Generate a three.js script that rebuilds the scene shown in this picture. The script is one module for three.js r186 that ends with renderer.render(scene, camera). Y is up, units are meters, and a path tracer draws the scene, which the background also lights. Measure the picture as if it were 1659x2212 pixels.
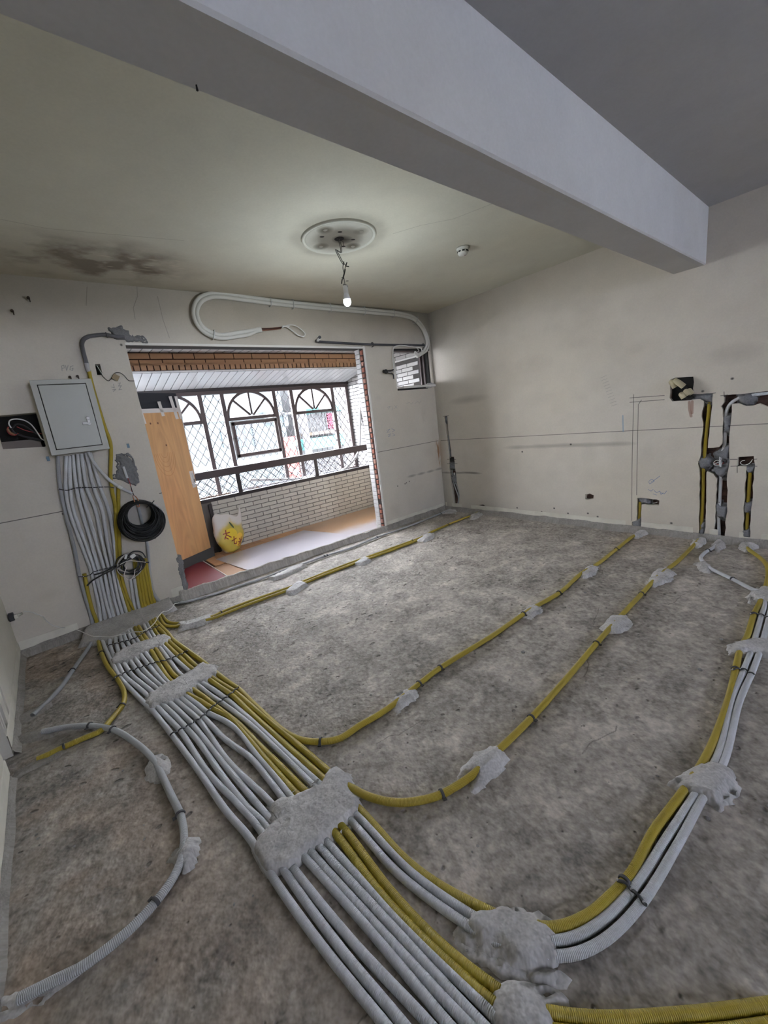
import * as THREE from 'three';
import { mergeGeometries } from 'three/addons/utils/BufferGeometryUtils.js';
import { RoundedBoxGeometry } from 'three/addons/geometries/RoundedBoxGeometry.js';
import { ImprovedNoise } from 'three/addons/math/ImprovedNoise.js';

// ---------------------------------------------------------------- camera, sky, exposure
const scene = new THREE.Scene();
const camera = new THREE.PerspectiveCamera(103.04, 1659 / 2212, 0.05, 200);
camera.position.set(-4.3522, 1.3986, 3.9574);
camera.rotation.set(-0.2249, -0.6796, -0.1232, 'YXZ');
const renderer = new THREE.WebGLRenderer();
renderer.toneMapping = THREE.LinearToneMapping;
renderer.toneMappingExposure = 1.0;
renderer.shadowMap.enabled = true;
scene.background = new THREE.Color(0.93, 0.97, 1.06);   // bright overcast sky
scene.backgroundIntensity = 44;
const BULB = 1.7;                                       // candela of the hanging lamp, in the same scale
const BULB_AT = new THREE.Vector3(-2.385, 2.247, 1.4);

// ---------------------------------------------------------------- sizes of the room (metres)
const H = 2.669, XL = -4.785, ZR = 9.2;                    // back wall is z = 0, right wall is x = 0
const V = (x, y, z) => new THREE.Vector3(x, y, z);

// ---------------------------------------------------------------- helpers
let seed = 7;
const rnd = () => { seed = (seed * 1664525 + 1013904223) >>> 0; return seed / 4294967296; };
const rr = (a, b) => a + (b - a) * rnd();
const lerp = (a, b, t) => a + (b - a) * t;
const sstep = (a, b, x) => { const t = Math.min(1, Math.max(0, (x - a) / (b - a))); return t * t * (3 - 2 * t); };
const perlin = new ImprovedNoise();
const HT = new Float32Array(65536); for (let i = 0; i < 65536; i++) HT[i] = rnd();
function vn(x, y) {                                      // value noise 0..1
  const xi = Math.floor(x), yi = Math.floor(y); let fx = x - xi, fy = y - yi;
  fx = fx * fx * (3 - 2 * fx); fy = fy * fy * (3 - 2 * fy);
  const h = (a, b) => HT[((a & 255) << 8 | (b & 255)) ^ ((a * 7 + b * 13) & 0x3f0)];
  const a = h(xi, yi), b = h(xi + 1, yi), c = h(xi, yi + 1), d = h(xi + 1, yi + 1);
  return lerp(lerp(a, b, fx), lerp(c, d, fx), fy);
}
function fbm(x, y, n = 4) { let s = 0, a = 0.5, t = 0; for (let i = 0; i < n; i++) { s += a * vn(x, y); t += a; a *= 0.55; x = x * 2.03 + 17.3; y = y * 2.03 + 9.1; } return s / t; }
const toS = (l) => 255 * (l <= 0.0031308 ? 12.92 * l : 1.055 * Math.pow(Math.max(l, 0), 1 / 2.4) - 0.055);

// A canvas texture from a function of metres (u right, v up) giving linear colour, and strokes drawn over it.
function surfaceTex(w, h, wm, hm, fn, draw, srgb = true) {
  const cv = document.createElement('canvas'); cv.width = w; cv.height = h;
  const ctx = cv.getContext('2d'), im = ctx.createImageData(w, h), d = im.data;
  for (let j = 0; j < h; j++) for (let i = 0; i < w; i++) {
    const c = fn((i + 0.5) / w * wm, (1 - (j + 0.5) / h) * hm), k = (j * w + i) * 4;
    if (srgb) { d[k] = toS(c[0]); d[k + 1] = toS(c[1]); d[k + 2] = toS(c[2]); } else d[k] = d[k + 1] = d[k + 2] = c * 255;
    d[k + 3] = 255;
  }
  ctx.putImageData(im, 0, 0);
  if (draw) { ctx.save(); ctx.scale(w / wm, -h / hm); ctx.translate(0, -hm); ctx.lineCap = 'round'; draw(ctx); ctx.restore(); }
  const t = new THREE.CanvasTexture(cv);
  t.colorSpace = srgb ? THREE.SRGBColorSpace : THREE.NoColorSpace; t.wrapS = t.wrapT = THREE.RepeatWrapping; t.magFilter = THREE.LinearFilter; t.anisotropy = 8;
  return t;
}
function strokes(ctx, style, width, ...lines) {          // lines are lists of [u, v] in metres
  ctx.strokeStyle = style; ctx.lineWidth = width;
  for (const l of lines) { ctx.beginPath(); l.forEach(([u, v], i) => (i ? ctx.lineTo(u, v) : ctx.moveTo(u, v))); ctx.stroke(); }
}
function blotch(ctx, u, v, ru, rv, rgb, a) {
  ctx.save(); ctx.translate(u, v); ctx.scale(ru, rv);
  const g = ctx.createRadialGradient(0, 0, 0, 0, 0, 1); g.addColorStop(0, `rgba(${rgb},${a})`); g.addColorStop(0.55, `rgba(${rgb},${a * 0.55})`); g.addColorStop(1, `rgba(${rgb},0)`);
  ctx.fillStyle = g; ctx.fillRect(-1, -1, 2, 2); ctx.restore();
}
const M = (r, g, b, rough = 0.8, more = {}) => new THREE.MeshStandardMaterial({ color: new THREE.Color().setRGB(r, g, b), roughness: rough, ...more });

// names, labels
const used = {};
const numbered = (n) => { const k = used[n] = (used[n] ?? -1) + 1; return k ? n + '_' + String(k).padStart(3, '0') : n; };
function tag(o, label, category, group, kind) { o.userData.label = label; if (category) o.userData.category = category; if (group) o.userData.group = group; if (kind) o.userData.kind = kind; return o; }
function thing(name, label, category, at = [0, 0, 0], turn = 0, group) { const o = new THREE.Group(); o.name = numbered(name); o.position.set(...at); o.rotation.y = turn; scene.add(o); return tag(o, label, category, group); }
function part(name, geo, m, parent, label) { const o = new THREE.Mesh(Array.isArray(geo) ? merge(geo) : geo, m); o.name = numbered(name); parent.add(o); if (label) o.userData.label = label; return o; }
function one(name, geo, m, label, category, group) { const o = part(name, geo, m, scene); return tag(o, label, category, group); }
function struct(name, geo, m) { const o = part(name, geo, m, scene); o.userData.kind = 'structure'; return o; }
function merge(list) {
  return mergeGeometries(list.map((g) => { g = g.index ? g.toNonIndexed() : g; for (const k of Object.keys(g.attributes)) if (!['position', 'normal', 'uv'].includes(k)) g.deleteAttribute(k); return g; }));
}
function box(x0, y0, z0, x1, y1, z1) { const g = new THREE.BoxGeometry(Math.abs(x1 - x0), Math.abs(y1 - y0), Math.abs(z1 - z0)); g.translate((x0 + x1) / 2, (y0 + y1) / 2, (z0 + z1) / 2); return g; }
function rbox(x0, y0, z0, x1, y1, z1, r = 0.004) { const w = Math.abs(x1 - x0), h = Math.abs(y1 - y0), d = Math.abs(z1 - z0); const g = new RoundedBoxGeometry(w, h, d, 2, Math.min(r, w / 2.1, h / 2.1, d / 2.1)); g.translate((x0 + x1) / 2, (y0 + y1) / 2, (z0 + z1) / 2); return g; }
function polyline(pts, tension = 0.5) { return new THREE.CatmullRomCurve3(pts, false, 'centripetal', tension); }
function tube(pts, r, step = 0.03, sides = 10, capped = true) {   // uv: u = metres along, v = round
  const c = pts.getPoint ? pts : polyline(pts), L = c.getLength(), n = Math.max(2, Math.min(600, Math.ceil(L / step)));
  const g = new THREE.TubeGeometry(c, n, r, sides, false), uv = g.attributes.uv;
  for (let i = 0; i < uv.count; i++) uv.setX(i, uv.getX(i) * L);
  if (!capped) return g;
  const caps = [0, 1].map((t) => { const k = new THREE.CircleGeometry(r, sides), p = c.getPointAt(t), d = c.getTangentAt(t); if (!t) d.negate(); k.lookAt(d); k.translate(p.x, p.y, p.z); return k; });
  return merge([g, ...caps]);
}
function planarUV(g, fn) { const p = g.attributes.position, uv = g.attributes.uv; for (let i = 0; i < p.count; i++) { const c = fn(p.getX(i), p.getY(i), p.getZ(i)); uv.setXY(i, c[0], c[1]); } return g; }
const shapeOf = (pts) => new THREE.Shape(pts.map(([a, b]) => new THREE.Vector2(a, b)));
function plate(outline, holes, depth) {                  // front face on z = 0, going back to z = -depth
  const s = shapeOf(outline); for (const h of holes) s.holes.push(new THREE.Path(h.map(([a, b]) => new THREE.Vector2(a, b))));
  const g = new THREE.ExtrudeGeometry(s, { depth, bevelEnabled: false, curveSegments: 12 }); g.translate(0, 0, -depth); return g;
}
const onRight = (g) => { g.rotateY(-Math.PI / 2); return g; };   // plate in (z, y) -> right wall, facing -x, going to +x
const onLeft = (g) => { g.rotateY(Math.PI / 2); return g; };     // plate in (-z, y) -> left wall, facing +x
const B3 = (l, z) => l.map(([x, y]) => V(x, y, z)), F3 = (l, y) => l.map(([x, z]) => V(x, y, z)), W3 = (l, x) => l.map(([z, y]) => V(x, y, z));
const jag = (pts, n, a) => {                             // a broken outline: extra corners, pushed about
  const out = [];
  pts.forEach((p, i) => { const q = pts[(i + 1) % pts.length], L = Math.hypot(q[0] - p[0], q[1] - p[1]), k = Math.max(1, Math.round(L / n)); for (let j = 0; j < k; j++) { const t = j / k; out.push([lerp(p[0], q[0], t) + (j ? rr(-a, a) : 0), lerp(p[1], q[1], t) + (j ? rr(-a, a) : 0)]); } });
  return out;
};
// tile or brick: a slab with chamfered front edges, front towards +z, back on z = 0, centred in x and y
function tileGeo(w, h, d, c) {
  const X = w / 2, Y = h / 2, x = X - c, y = Y - c, z = d - c;
  const P = [[-X, -Y, 0], [X, -Y, 0], [X, Y, 0], [-X, Y, 0], [-X, -Y, z], [X, -Y, z], [X, Y, z], [-X, Y, z], [-x, -y, d], [x, -y, d], [x, y, d], [-x, y, d]];
  const Q = [[8, 9, 10, 11], [4, 5, 9, 8], [5, 6, 10, 9], [6, 7, 11, 10], [7, 4, 8, 11], [0, 1, 5, 4], [1, 2, 6, 5], [2, 3, 7, 6], [3, 0, 4, 7]];
  const pos = [], uv = [];
  for (const q of Q) for (const k of [0, 1, 2, 0, 2, 3]) { const p = P[q[k]]; pos.push(...p); uv.push(p[0] + X, p[1] + Y); }
  const g = new THREE.BufferGeometry(); g.setAttribute('position', new THREE.Float32BufferAttribute(pos, 3)); g.setAttribute('uv', new THREE.Float32BufferAttribute(uv, 2)); g.computeVertexNormals(); return g;
}
// a trowelled lump of mortar: a height field over an outline on a plane
function inside(p, poly) { let c = false; for (let i = 0, j = poly.length - 1; i < poly.length; j = i++) { const a = poly[i], b = poly[j]; if (a[1] > p[1] !== b[1] > p[1] && p[0] < (b[0] - a[0]) * (p[1] - a[1]) / (b[1] - a[1]) + a[0]) c = !c; } return c; }
function edgeDist(p, poly) { let d = 1e9; for (let i = 0, j = poly.length - 1; i < poly.length; j = i++) { const a = poly[j], b = poly[i], vx = b[0] - a[0], vy = b[1] - a[1], t = Math.max(0, Math.min(1, ((p[0] - a[0]) * vx + (p[1] - a[1]) * vy) / (vx * vx + vy * vy + 1e-12))); d = Math.min(d, Math.hypot(p[0] - a[0] - vx * t, p[1] - a[1] - vy * t)); } return d; }
function moundGeo(poly, height, { cell = 0.012, soft = 0.03, rough = 0.006, hf, ridges } = {}) {   // in (a, b, height)
  let a0 = 1e9, b0 = 1e9, a1 = -1e9, b1 = -1e9; for (const [a, b] of poly) { a0 = Math.min(a0, a); a1 = Math.max(a1, a); b0 = Math.min(b0, b); b1 = Math.max(b1, b); }
  a0 -= 0.03; b0 -= 0.03; a1 += 0.03; b1 += 0.03; cell = Math.max(cell, Math.sqrt((a1 - a0) * (b1 - b0) / 22000));
  const na = Math.ceil((a1 - a0) / cell), nb = Math.ceil((b1 - b0) / cell), s = rnd() * 50, hs = [], idx = [], pos = [], uv = [];
  for (let j = 0; j <= nb; j++) for (let i = 0; i <= na; i++) {
    const a = a0 + i * cell, b = b0 + j * cell, p = [a, b], e = edgeDist(p, poly) + 0.05 * (fbm(a * 20 + s, b * 20, 4) - 0.5);
    const d = inside(p, poly) ? e : -e, top = hf ? hf(a, b) : height;
    let h = d <= -0.008 ? -0.01 : top * Math.pow(sstep(-0.008, soft, d), 0.6) + rough * 2 * (fbm(a * 30 + s, b * 30 + 3, 4) - 0.5) * sstep(0, 0.02, d);
    if (ridges && d > 0) h += ridges(a, b);
    hs.push(d > -0.02); pos.push(a, b, h); uv.push(a, b);
  }
  const W = na + 1;
  for (let j = 0; j < nb; j++) for (let i = 0; i < na; i++) { const k = j * W + i; if (hs[k] || hs[k + 1] || hs[k + W] || hs[k + W + 1]) idx.push(k, k + 1, k + W, k + 1, k + W + 1, k + W); }
  const g = new THREE.BufferGeometry(); g.setAttribute('position', new THREE.Float32BufferAttribute(pos, 3)); g.setAttribute('uv', new THREE.Float32BufferAttribute(uv, 2)); g.setIndex(idx); g.computeVertexNormals(); return g;
}
const floorMound = (poly, h, o) => { const g = moundGeo(poly.map(([x, z]) => [x, -z]), h, o); g.rotateX(-Math.PI / 2); return g; };
const rightMound = (poly, h, o) => { const g = moundGeo(poly, h, o); return onRight(g); };
const backMound = (poly, h, o) => moundGeo(poly, h, o);

// ---------------------------------------------------------------- materials
const grime = (u, v, s = 1) => fbm(u * 1.3 * s, v * 1.3 * s, 5);
function plaster(base, o = {}) { return (u, v) => { const a = fbm(u * 1.1 + 3, v * 1.1, 4) - 0.5, b = fbm(u * 9, v * 9 + 7, 3) - 0.5, c = vn(u * 130, v * 130) - 0.5, k = 1 + 0.22 * a + 0.07 * b + 0.05 * c; const w = (fbm(u * 0.8 + 31, v * 0.8, 3) - 0.5) * 0.10; return [base[0] * k * (1 + w * 0.5), base[1] * k, base[2] * k * (1 - w)]; }; }
const PLASTER = [0.60, 0.552, 0.476];
const cableWhite = M(0.72, 0.71, 0.68, 0.5), cableBlack = M(0.02, 0.02, 0.022, 0.5), copper = M(0.62, 0.25, 0.13, 0.35, { metalness: 0.9 }), strapDark = M(0.07, 0.07, 0.075, 0.55, { metalness: 0.5 }), dark = M(0.012, 0.011, 0.01, 0.9), redWire = M(0.35, 0.03, 0.03, 0.5), zinc = M(0.55, 0.55, 0.57, 0.35, { metalness: 0.8 });
const ribs = surfaceTex(64, 8, 1, 1, (u) => 0.5 + 0.5 * Math.sin(u * 2 * Math.PI * 4), null, false);
const ribTex = ribs.clone(); ribTex.repeat.set(1 / 0.0184, 1); ribTex.needsUpdate = true;      // four ribs to 18.4 mm
const dust = surfaceTex(512, 128, 1.6, 0.4, (u, v) => { const k = 0.86 + 0.28 * (fbm(u * 14, v * 20, 4) - 0.5) + 0.10 * (vn(u * 160, v * 160) - 0.5); return [k, k, k]; });
const dustTex = dust.clone(); dustTex.repeat.set(1 / 1.6, 1); dustTex.needsUpdate = true;
const conduitMat = (r, g, b) => M(r, g, b, 0.42, { bumpMap: ribTex, bumpScale: 0.0011, map: dustTex });
const whiteConduit = conduitMat(0.70, 0.71, 0.735), greyConduit = conduitMat(0.40, 0.41, 0.43), yellowConduit = conduitMat(0.43, 0.325, 0.03);
const mortarTex = surfaceTex(512, 512, 0.8, 0.8, (u, v) => { const k = 0.52 * (0.95 + 0.6 * (fbm(u * 12, v * 12, 5) - 0.5) + 0.3 * (vn(u * 190, v * 190) - 0.5)); return [k, k * 0.97, k * 0.95]; });
const mortarBump = surfaceTex(512, 512, 0.8, 0.8, (u, v) => 0.5 * fbm(u * 40, v * 40, 4) + 0.5 * fbm(u * 9, v * 9, 4), null, false);
mortarTex.repeat.set(1.25, 1.25); mortarBump.repeat.set(1.25, 1.25);
const mortar = new THREE.MeshStandardMaterial({ map: mortarTex, bumpMap: mortarBump, bumpScale: 0.016, roughness: 0.9 });
const greyMortar = new THREE.MeshStandardMaterial({ map: mortarTex, color: new THREE.Color().setRGB(0.36, 0.375, 0.40), bumpMap: mortarBump, bumpScale: 0.004, roughness: 0.92 });
const rampMortar = new THREE.MeshStandardMaterial({ map: mortarTex, color: new THREE.Color().setRGB(0.80, 0.79, 0.77), bumpMap: mortarBump, bumpScale: 0.003, roughness: 0.92 });
const brownAlu = M(0.085, 0.062, 0.06, 0.45, { metalness: 0.3 }), blackAlu = M(0.03, 0.022, 0.022, 0.4, { metalness: 0.3 });

// ---------------------------------------------------------------- floor
const FW = 5.2, FH = 7.0;                                // x -5.0..0.2, z -0.1..6.9
const chips = []; for (let i = 0; i < 1500; i++) { const q = Math.pow(rnd(), 3), v = rr(2.4, 7), far = sstep(4.2, 6, v); chips.push([rr(0, 5.2), v, lerp(0.003, lerp(0.014, 0.036, far), q), lerp(0.002, lerp(0.008, 0.013, far), q) * rr(0.7, 1.2), rr(-0.6, 0.6), rnd()]); }
const floorHeight = (u, v) => 0.45 * fbm(u * 2.2, v * 2.2, 3) + 0.3 * fbm(u * 15, v * 15, 4) + 0.25 * fbm(u * 70, v * 70, 3);
const floorMap = surfaceTex(2048, 2048, FW, FH, (u, v) => {
  const z = FH - v, big = fbm(u * 1.5 + 5, v * 1.5, 4), mid = fbm(u * 7, v * 7 + 40, 5), fine = fbm(u * 55, v * 55, 3), sp = vn(u * 210, v * 210);
  let k = 0.92 + 0.45 * (big - 0.5) + 0.85 * (mid - 0.5) + 0.95 * (fine - 0.5) + 0.22 * (sp - 0.5);
  const pale = sstep(0.60, 0.74, fbm(u * 4.5 + 70, v * 4.5 + 2, 5)); k += 0.22 * pale + 0.30 * sstep(0.58, 0.72, fbm(u * 11 + 20, v * 13 + 52, 5)) - 0.10 * sstep(0.55, 0.7, fbm(u * 5 + 90, v * 6 + 12, 4));
  const left = sstep(1.5, 0.2, u) * sstep(0.42, 0.62, fbm(u * 2.6 + 11, v * 2.6 + 5, 4));     // rusty old stain by the left wall
  const red = sstep(0.5, 0.1, Math.hypot(u - 4.85, z - 2.75)) * 0.5;
  const s = Math.min(1, left * 0.7 + red * 0.6); k *= 1 - 0.16 * sstep(1.7, 0.3, u);  // stain mix; the left side is also darkened in colour for weaker light
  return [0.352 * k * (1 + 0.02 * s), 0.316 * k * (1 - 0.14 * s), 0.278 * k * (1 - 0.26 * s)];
}, (ctx) => {
  for (const [u, v, a, b, t, q] of chips) { ctx.save(); ctx.translate(u, v); ctx.rotate(t); ctx.fillStyle = q > 0.25 ? `rgba(58,53,49,${0.2 + 0.35 * q})` : 'rgba(190,184,176,0.35)'; ctx.beginPath(); for (let k = 0; k < 9; k++) { const an = k / 9 * 6.283, ra = 0.6 + 0.6 * HT[(k * 37 + (u * 999 | 0)) & 65535]; ctx.lineTo(Math.cos(an) * a * ra, Math.sin(an) * b * ra); } ctx.fill(); ctx.restore(); }
  for (let k = 0; k < 26; k++) { let u = rr(0.6, 4.8), v = rr(2.5, 6.8), l = []; const a = rr(-0.5, 0.5); for (let i = 0; i < 9; i++) { l.push([u, v]); u += 0.03 * Math.cos(a) + rr(-0.012, 0.012); v += 0.03 * Math.sin(a) + rr(-0.012, 0.012); } strokes(ctx, 'rgba(48,44,40,0.55)', 0.003, l); }
});
const floorBump = surfaceTex(2048, 2048, FW, FH, (u, v) => 0.15 + 0.75 * floorHeight(u, v), (ctx) => {
  for (const [u, v, a, b, t, q] of chips) { ctx.save(); ctx.translate(u, v); ctx.rotate(t); ctx.fillStyle = q > 0.25 ? 'rgba(0,0,0,0.6)' : 'rgba(128,128,128,0)'; ctx.beginPath(); ctx.ellipse(0, 0, a * 0.8, b * 0.8, 0, 0, 6.3); ctx.fill(); ctx.restore(); }
}, false);
const floorGeo = new THREE.PlaneGeometry(FW, FH, 150, 200); floorGeo.rotateX(-Math.PI / 2); floorGeo.translate(-2.4, 0, 3.4);
{ const p = floorGeo.attributes.position; for (let i = 0; i < p.count; i++) { const x = p.getX(i), z = p.getZ(i); p.setY(i, 0.012 * (fbm(x * 2.5 + 9, z * 2.5, 3) - 0.62) + 0.006 * (fbm(x * 11, z * 11, 2) - 0.5) - 0.001); } floorGeo.computeVertexNormals(); }
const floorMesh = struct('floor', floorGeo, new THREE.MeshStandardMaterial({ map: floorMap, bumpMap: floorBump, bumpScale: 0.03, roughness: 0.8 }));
part('screed', box(-5.0, -0.25, -0.05, 0.2, -0.03, 6.9), mortar, floorMesh);

// ---------------------------------------------------------------- ceiling and beam
const rose = [-2.385, 1.4];
const ceilMap = surfaceTex(2048, 1400, 5, 2.9, (u, v) => {
  const x = u - 4.9, z = v - 0.1, c = plaster([0.60, 0.59, 0.50])(u + 20, v);
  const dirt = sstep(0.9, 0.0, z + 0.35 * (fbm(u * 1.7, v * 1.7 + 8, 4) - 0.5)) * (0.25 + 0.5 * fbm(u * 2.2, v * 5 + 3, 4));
  const bd = Math.max(0, 1 - Math.hypot((x + 3.72) / 0.75, (z - 0.42) / 0.46)), brown = Math.pow(bd, 0.9) * (0.42 + 2.8 * Math.max(0, fbm(u * 5.2 + 3, v * 6.5 + 5, 5) - 0.36));
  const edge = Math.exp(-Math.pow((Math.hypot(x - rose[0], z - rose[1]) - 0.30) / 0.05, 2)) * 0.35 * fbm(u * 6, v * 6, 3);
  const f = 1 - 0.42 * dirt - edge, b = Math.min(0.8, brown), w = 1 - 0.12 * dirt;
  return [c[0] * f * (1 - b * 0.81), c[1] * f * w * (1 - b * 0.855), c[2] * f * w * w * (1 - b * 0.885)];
}, (ctx) => {
  const q = (x, z) => [x + 4.9, z + 0.1];
  strokes(ctx, 'rgba(90,86,74,0.35)', 0.004, [q(-2.05, 1.6), q(-1.95, 1.78), q(-1.8, 1.95), q(-1.72, 2.2), q(-1.5, 2.45)], [q(-4.6, 0.9), q(-4.0, 0.82), q(-3.3, 0.95)]);
  for (let i = 0; i < 14; i++) { const a = rr(-3.7, -3.2), z = rr(0.3, 0.62); blotch(ctx, ...q(a, z), rr(0.02, 0.06), 0.012, '205,198,180', 0.6); }
});
const ceilMat = new THREE.MeshStandardMaterial({ map: ceilMap, roughness: 0.9 });
const frontCeil = new THREE.MeshStandardMaterial({ map: surfaceTex(512, 512, 5, 5, plaster([0.55, 0.545, 0.55])), roughness: 0.9 });
struct('ceiling', planarUV(box(-5.2, H, -0.2, 0.25, H + 0.25, 2.78), (x, y, z) => [(x + 4.9) / 5, (z + 0.1) / 2.9]), ceilMat);
struct('ceiling', planarUV(box(-5.2, H + 0.002, 2.78, 0.25, H + 0.25, ZR + 0.3), (x, y, z) => [x / 5, z / 5]), frontCeil);
const BZ0 = 2.75, BZ1 = 2.973, BY = 2.268;
const beamMat = new THREE.MeshStandardMaterial({ map: surfaceTex(1024, 256, 5.2, 1.3, plaster([0.57, 0.56, 0.55]), (ctx) => {  }), roughness: 0.88 });
{ const s = shapeOf([[BZ0 + 0.008, BY], [BZ1 - 0.008, BY], [BZ1, BY + 0.008], [BZ1, H + 0.1], [BZ0, H + 0.1], [BZ0, BY + 0.008]]); const g = new THREE.ExtrudeGeometry(s, { depth: 5.2, bevelEnabled: false }); g.rotateY(-Math.PI / 2); g.translate(0.1, 0, 0); planarUV(g, (x, y, z) => [(x + 5.1) / 5.2, (y + z) / 1.3]); struct('ceiling_beam', g, beamMat); }
one('nail', new THREE.CylinderGeometry(0.002, 0.003, 0.012, 6).translate([[-3.828,2.772]][0][0], 2.262, [[-3.828,2.772]][0][1]), dark, 'rusty nail stub under the beam', 'nail');

// ---------------------------------------------------------------- back wall with the balcony opening, the small window and two wall boxes
const OX0 = -3.6, OX1 = -1.165, OY = 2.225;
const oldBoard = [[-4.477,1.737],[-4.278,1.743],[-4.28,1.504],[-4.285,1.495],[-4.534,1.509]];
oldBoard[0][0] = -4.52; oldBoard[4][0] = -4.52;
const scribW = (ctx, pts, c = 'rgba(80,84,92,0.5)', w = 0.0035) => strokes(ctx, c, w, ...pts);
const BWU = (x) => x + 5, backTex = surfaceTex(2048, 1100, 5.2, 2.75, (u, v) => {
  const x = u - 5, c = plaster(PLASTER)(u, v);
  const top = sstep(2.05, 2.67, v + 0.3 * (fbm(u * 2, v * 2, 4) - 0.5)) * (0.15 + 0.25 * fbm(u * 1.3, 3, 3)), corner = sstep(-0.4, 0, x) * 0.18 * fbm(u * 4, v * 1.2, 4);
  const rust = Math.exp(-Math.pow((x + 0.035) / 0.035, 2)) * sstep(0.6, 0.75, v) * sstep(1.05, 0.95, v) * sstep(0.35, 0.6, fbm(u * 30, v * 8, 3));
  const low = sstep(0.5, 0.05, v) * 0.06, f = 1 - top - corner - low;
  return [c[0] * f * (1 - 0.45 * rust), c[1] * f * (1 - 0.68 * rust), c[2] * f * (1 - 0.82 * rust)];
}, (ctx) => {
  const q = (l) => l.map(([x, y]) => [BWU(x), y]);
  strokes(ctx, 'rgba(45,42,40,0.75)', 0.005, [[0, 1.0], [BWU(-4.25), 1.003]], [[BWU(-3.62), 1.0], [BWU(-3.5), 1.0]], [[BWU(-1.16), 0.998], [BWU(-0.02), 1.0]]);
  for (const [x, y] of q([[-0.597,0.602],[-0.418,0.601],[-0.233,0.601],[-0.059,0.604]])) blotch(ctx, x, y, 0.10, 0.022, '70,66,62', 0.4);
  strokes(ctx, 'rgba(60,56,52,0.4)', 0.003, q([[-3.411,2.699],[-3.429,2.594],[-3.479,2.504],[-3.485,2.417]]), q([[-3.278,2.607],[-3.276,2.427],[-3.257,2.281]]), q([[-3.76,2.632],[-3.797,2.499]]));
  scribW(ctx, [q([[-4.057,2.029],[-4.051,2.065],[-4.037,2.069],[-4.039,2.049],[-4.053,2.046]]), q([[-4.028,2.068],[-4.029,2.032],[-4.011,2.068]]), q([[-3.981,2.065],[-4,2.058],[-4.008,2.035],[-3.992,2.031],[-3.986,2.045],[-3.994,2.045]])]);      // pencilled letters over the board
  scribW(ctx, [q([[-3.752,1.92],[-3.752,1.892],[-3.77,1.899]]), q([[-3.768,1.878],[-3.745,1.88],[-3.765,1.864]]), q([[-3.719,1.926],[-3.702,1.929],[-3.72,1.904],[-3.7,1.907],[-3.724,1.876],[-3.704,1.878]])]);
  scribW(ctx, [q([[-0.9,1.525],[-0.845,1.532],[-0.881,1.501]]), q([[-0.82,1.536],[-0.802,1.5],[-0.828,1.485]]), q([[-0.773,1.538],[-0.73,1.501]]), q([[-0.724,1.54],[-0.779,1.498]])], 'rgba(95,105,125,0.45)');
  scribW(ctx, [q([[-0.952,1.245],[-0.896,1.256],[-0.948,1.221],[-0.893,1.221]]), q([[-0.864,1.258],[-0.811,1.235],[-0.862,1.217]]), q([[-0.937,1.191],[-0.889,1.197],[-0.933,1.167],[-0.885,1.173]]), q([[-0.857,1.199],[-0.821,1.172],[-0.862,1.165]])], 'rgba(70,90,140,0.6)');
  scribW(ctx, [q([[-0.56,1.546],[-0.507,1.56],[-0.477,1.534],[-0.43,1.561]]), q([[-0.408,1.536],[-0.352,1.562],[-0.321,1.536],[-0.282,1.563]])], 'rgba(110,112,120,0.4)');
  for (const [x, y] of q([[-0.738,0.522],[-0.711,0.529],[-0.658,0.538],[-0.873,0.517],[-4.299,0.983],[-4.292,1.41],[-3.629,2.219]]).map((p) => p)) blotch(ctx, x, y, 0.012, 0.012, '30,27,25', 0.8);
  for (let i = 0; i < 40; i++) blotch(ctx, rr(0, 5), rr(0.1, 2.5), rr(0.02, 0.15), rr(0.02, 0.12), '92,88,80', 0.06);
});
const switchBox = [[-3.841,2.073],[-3.806,2.076],[-3.807,1.993],[-3.844,1.994]];
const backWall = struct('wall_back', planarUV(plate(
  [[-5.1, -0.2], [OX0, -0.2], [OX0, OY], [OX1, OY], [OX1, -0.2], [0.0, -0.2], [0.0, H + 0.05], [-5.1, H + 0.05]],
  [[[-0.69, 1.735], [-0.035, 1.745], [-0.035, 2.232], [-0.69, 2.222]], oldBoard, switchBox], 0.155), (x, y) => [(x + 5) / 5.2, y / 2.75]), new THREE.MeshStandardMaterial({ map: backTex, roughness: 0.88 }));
part('recess_back', [box(-4.56, 1.33, -0.17, -4.0, 1.84, -0.125), box(-4.1, 1.9, -0.12, -3.75, 2.2, -0.09)], dark, backWall);
struct('wall_upper', box(-5.2, H + 0.05, -0.3, 0.3, 5.5, ZR + 0.4), M(0.5, 0.5, 0.5, 0.9));            // the storey above
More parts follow.
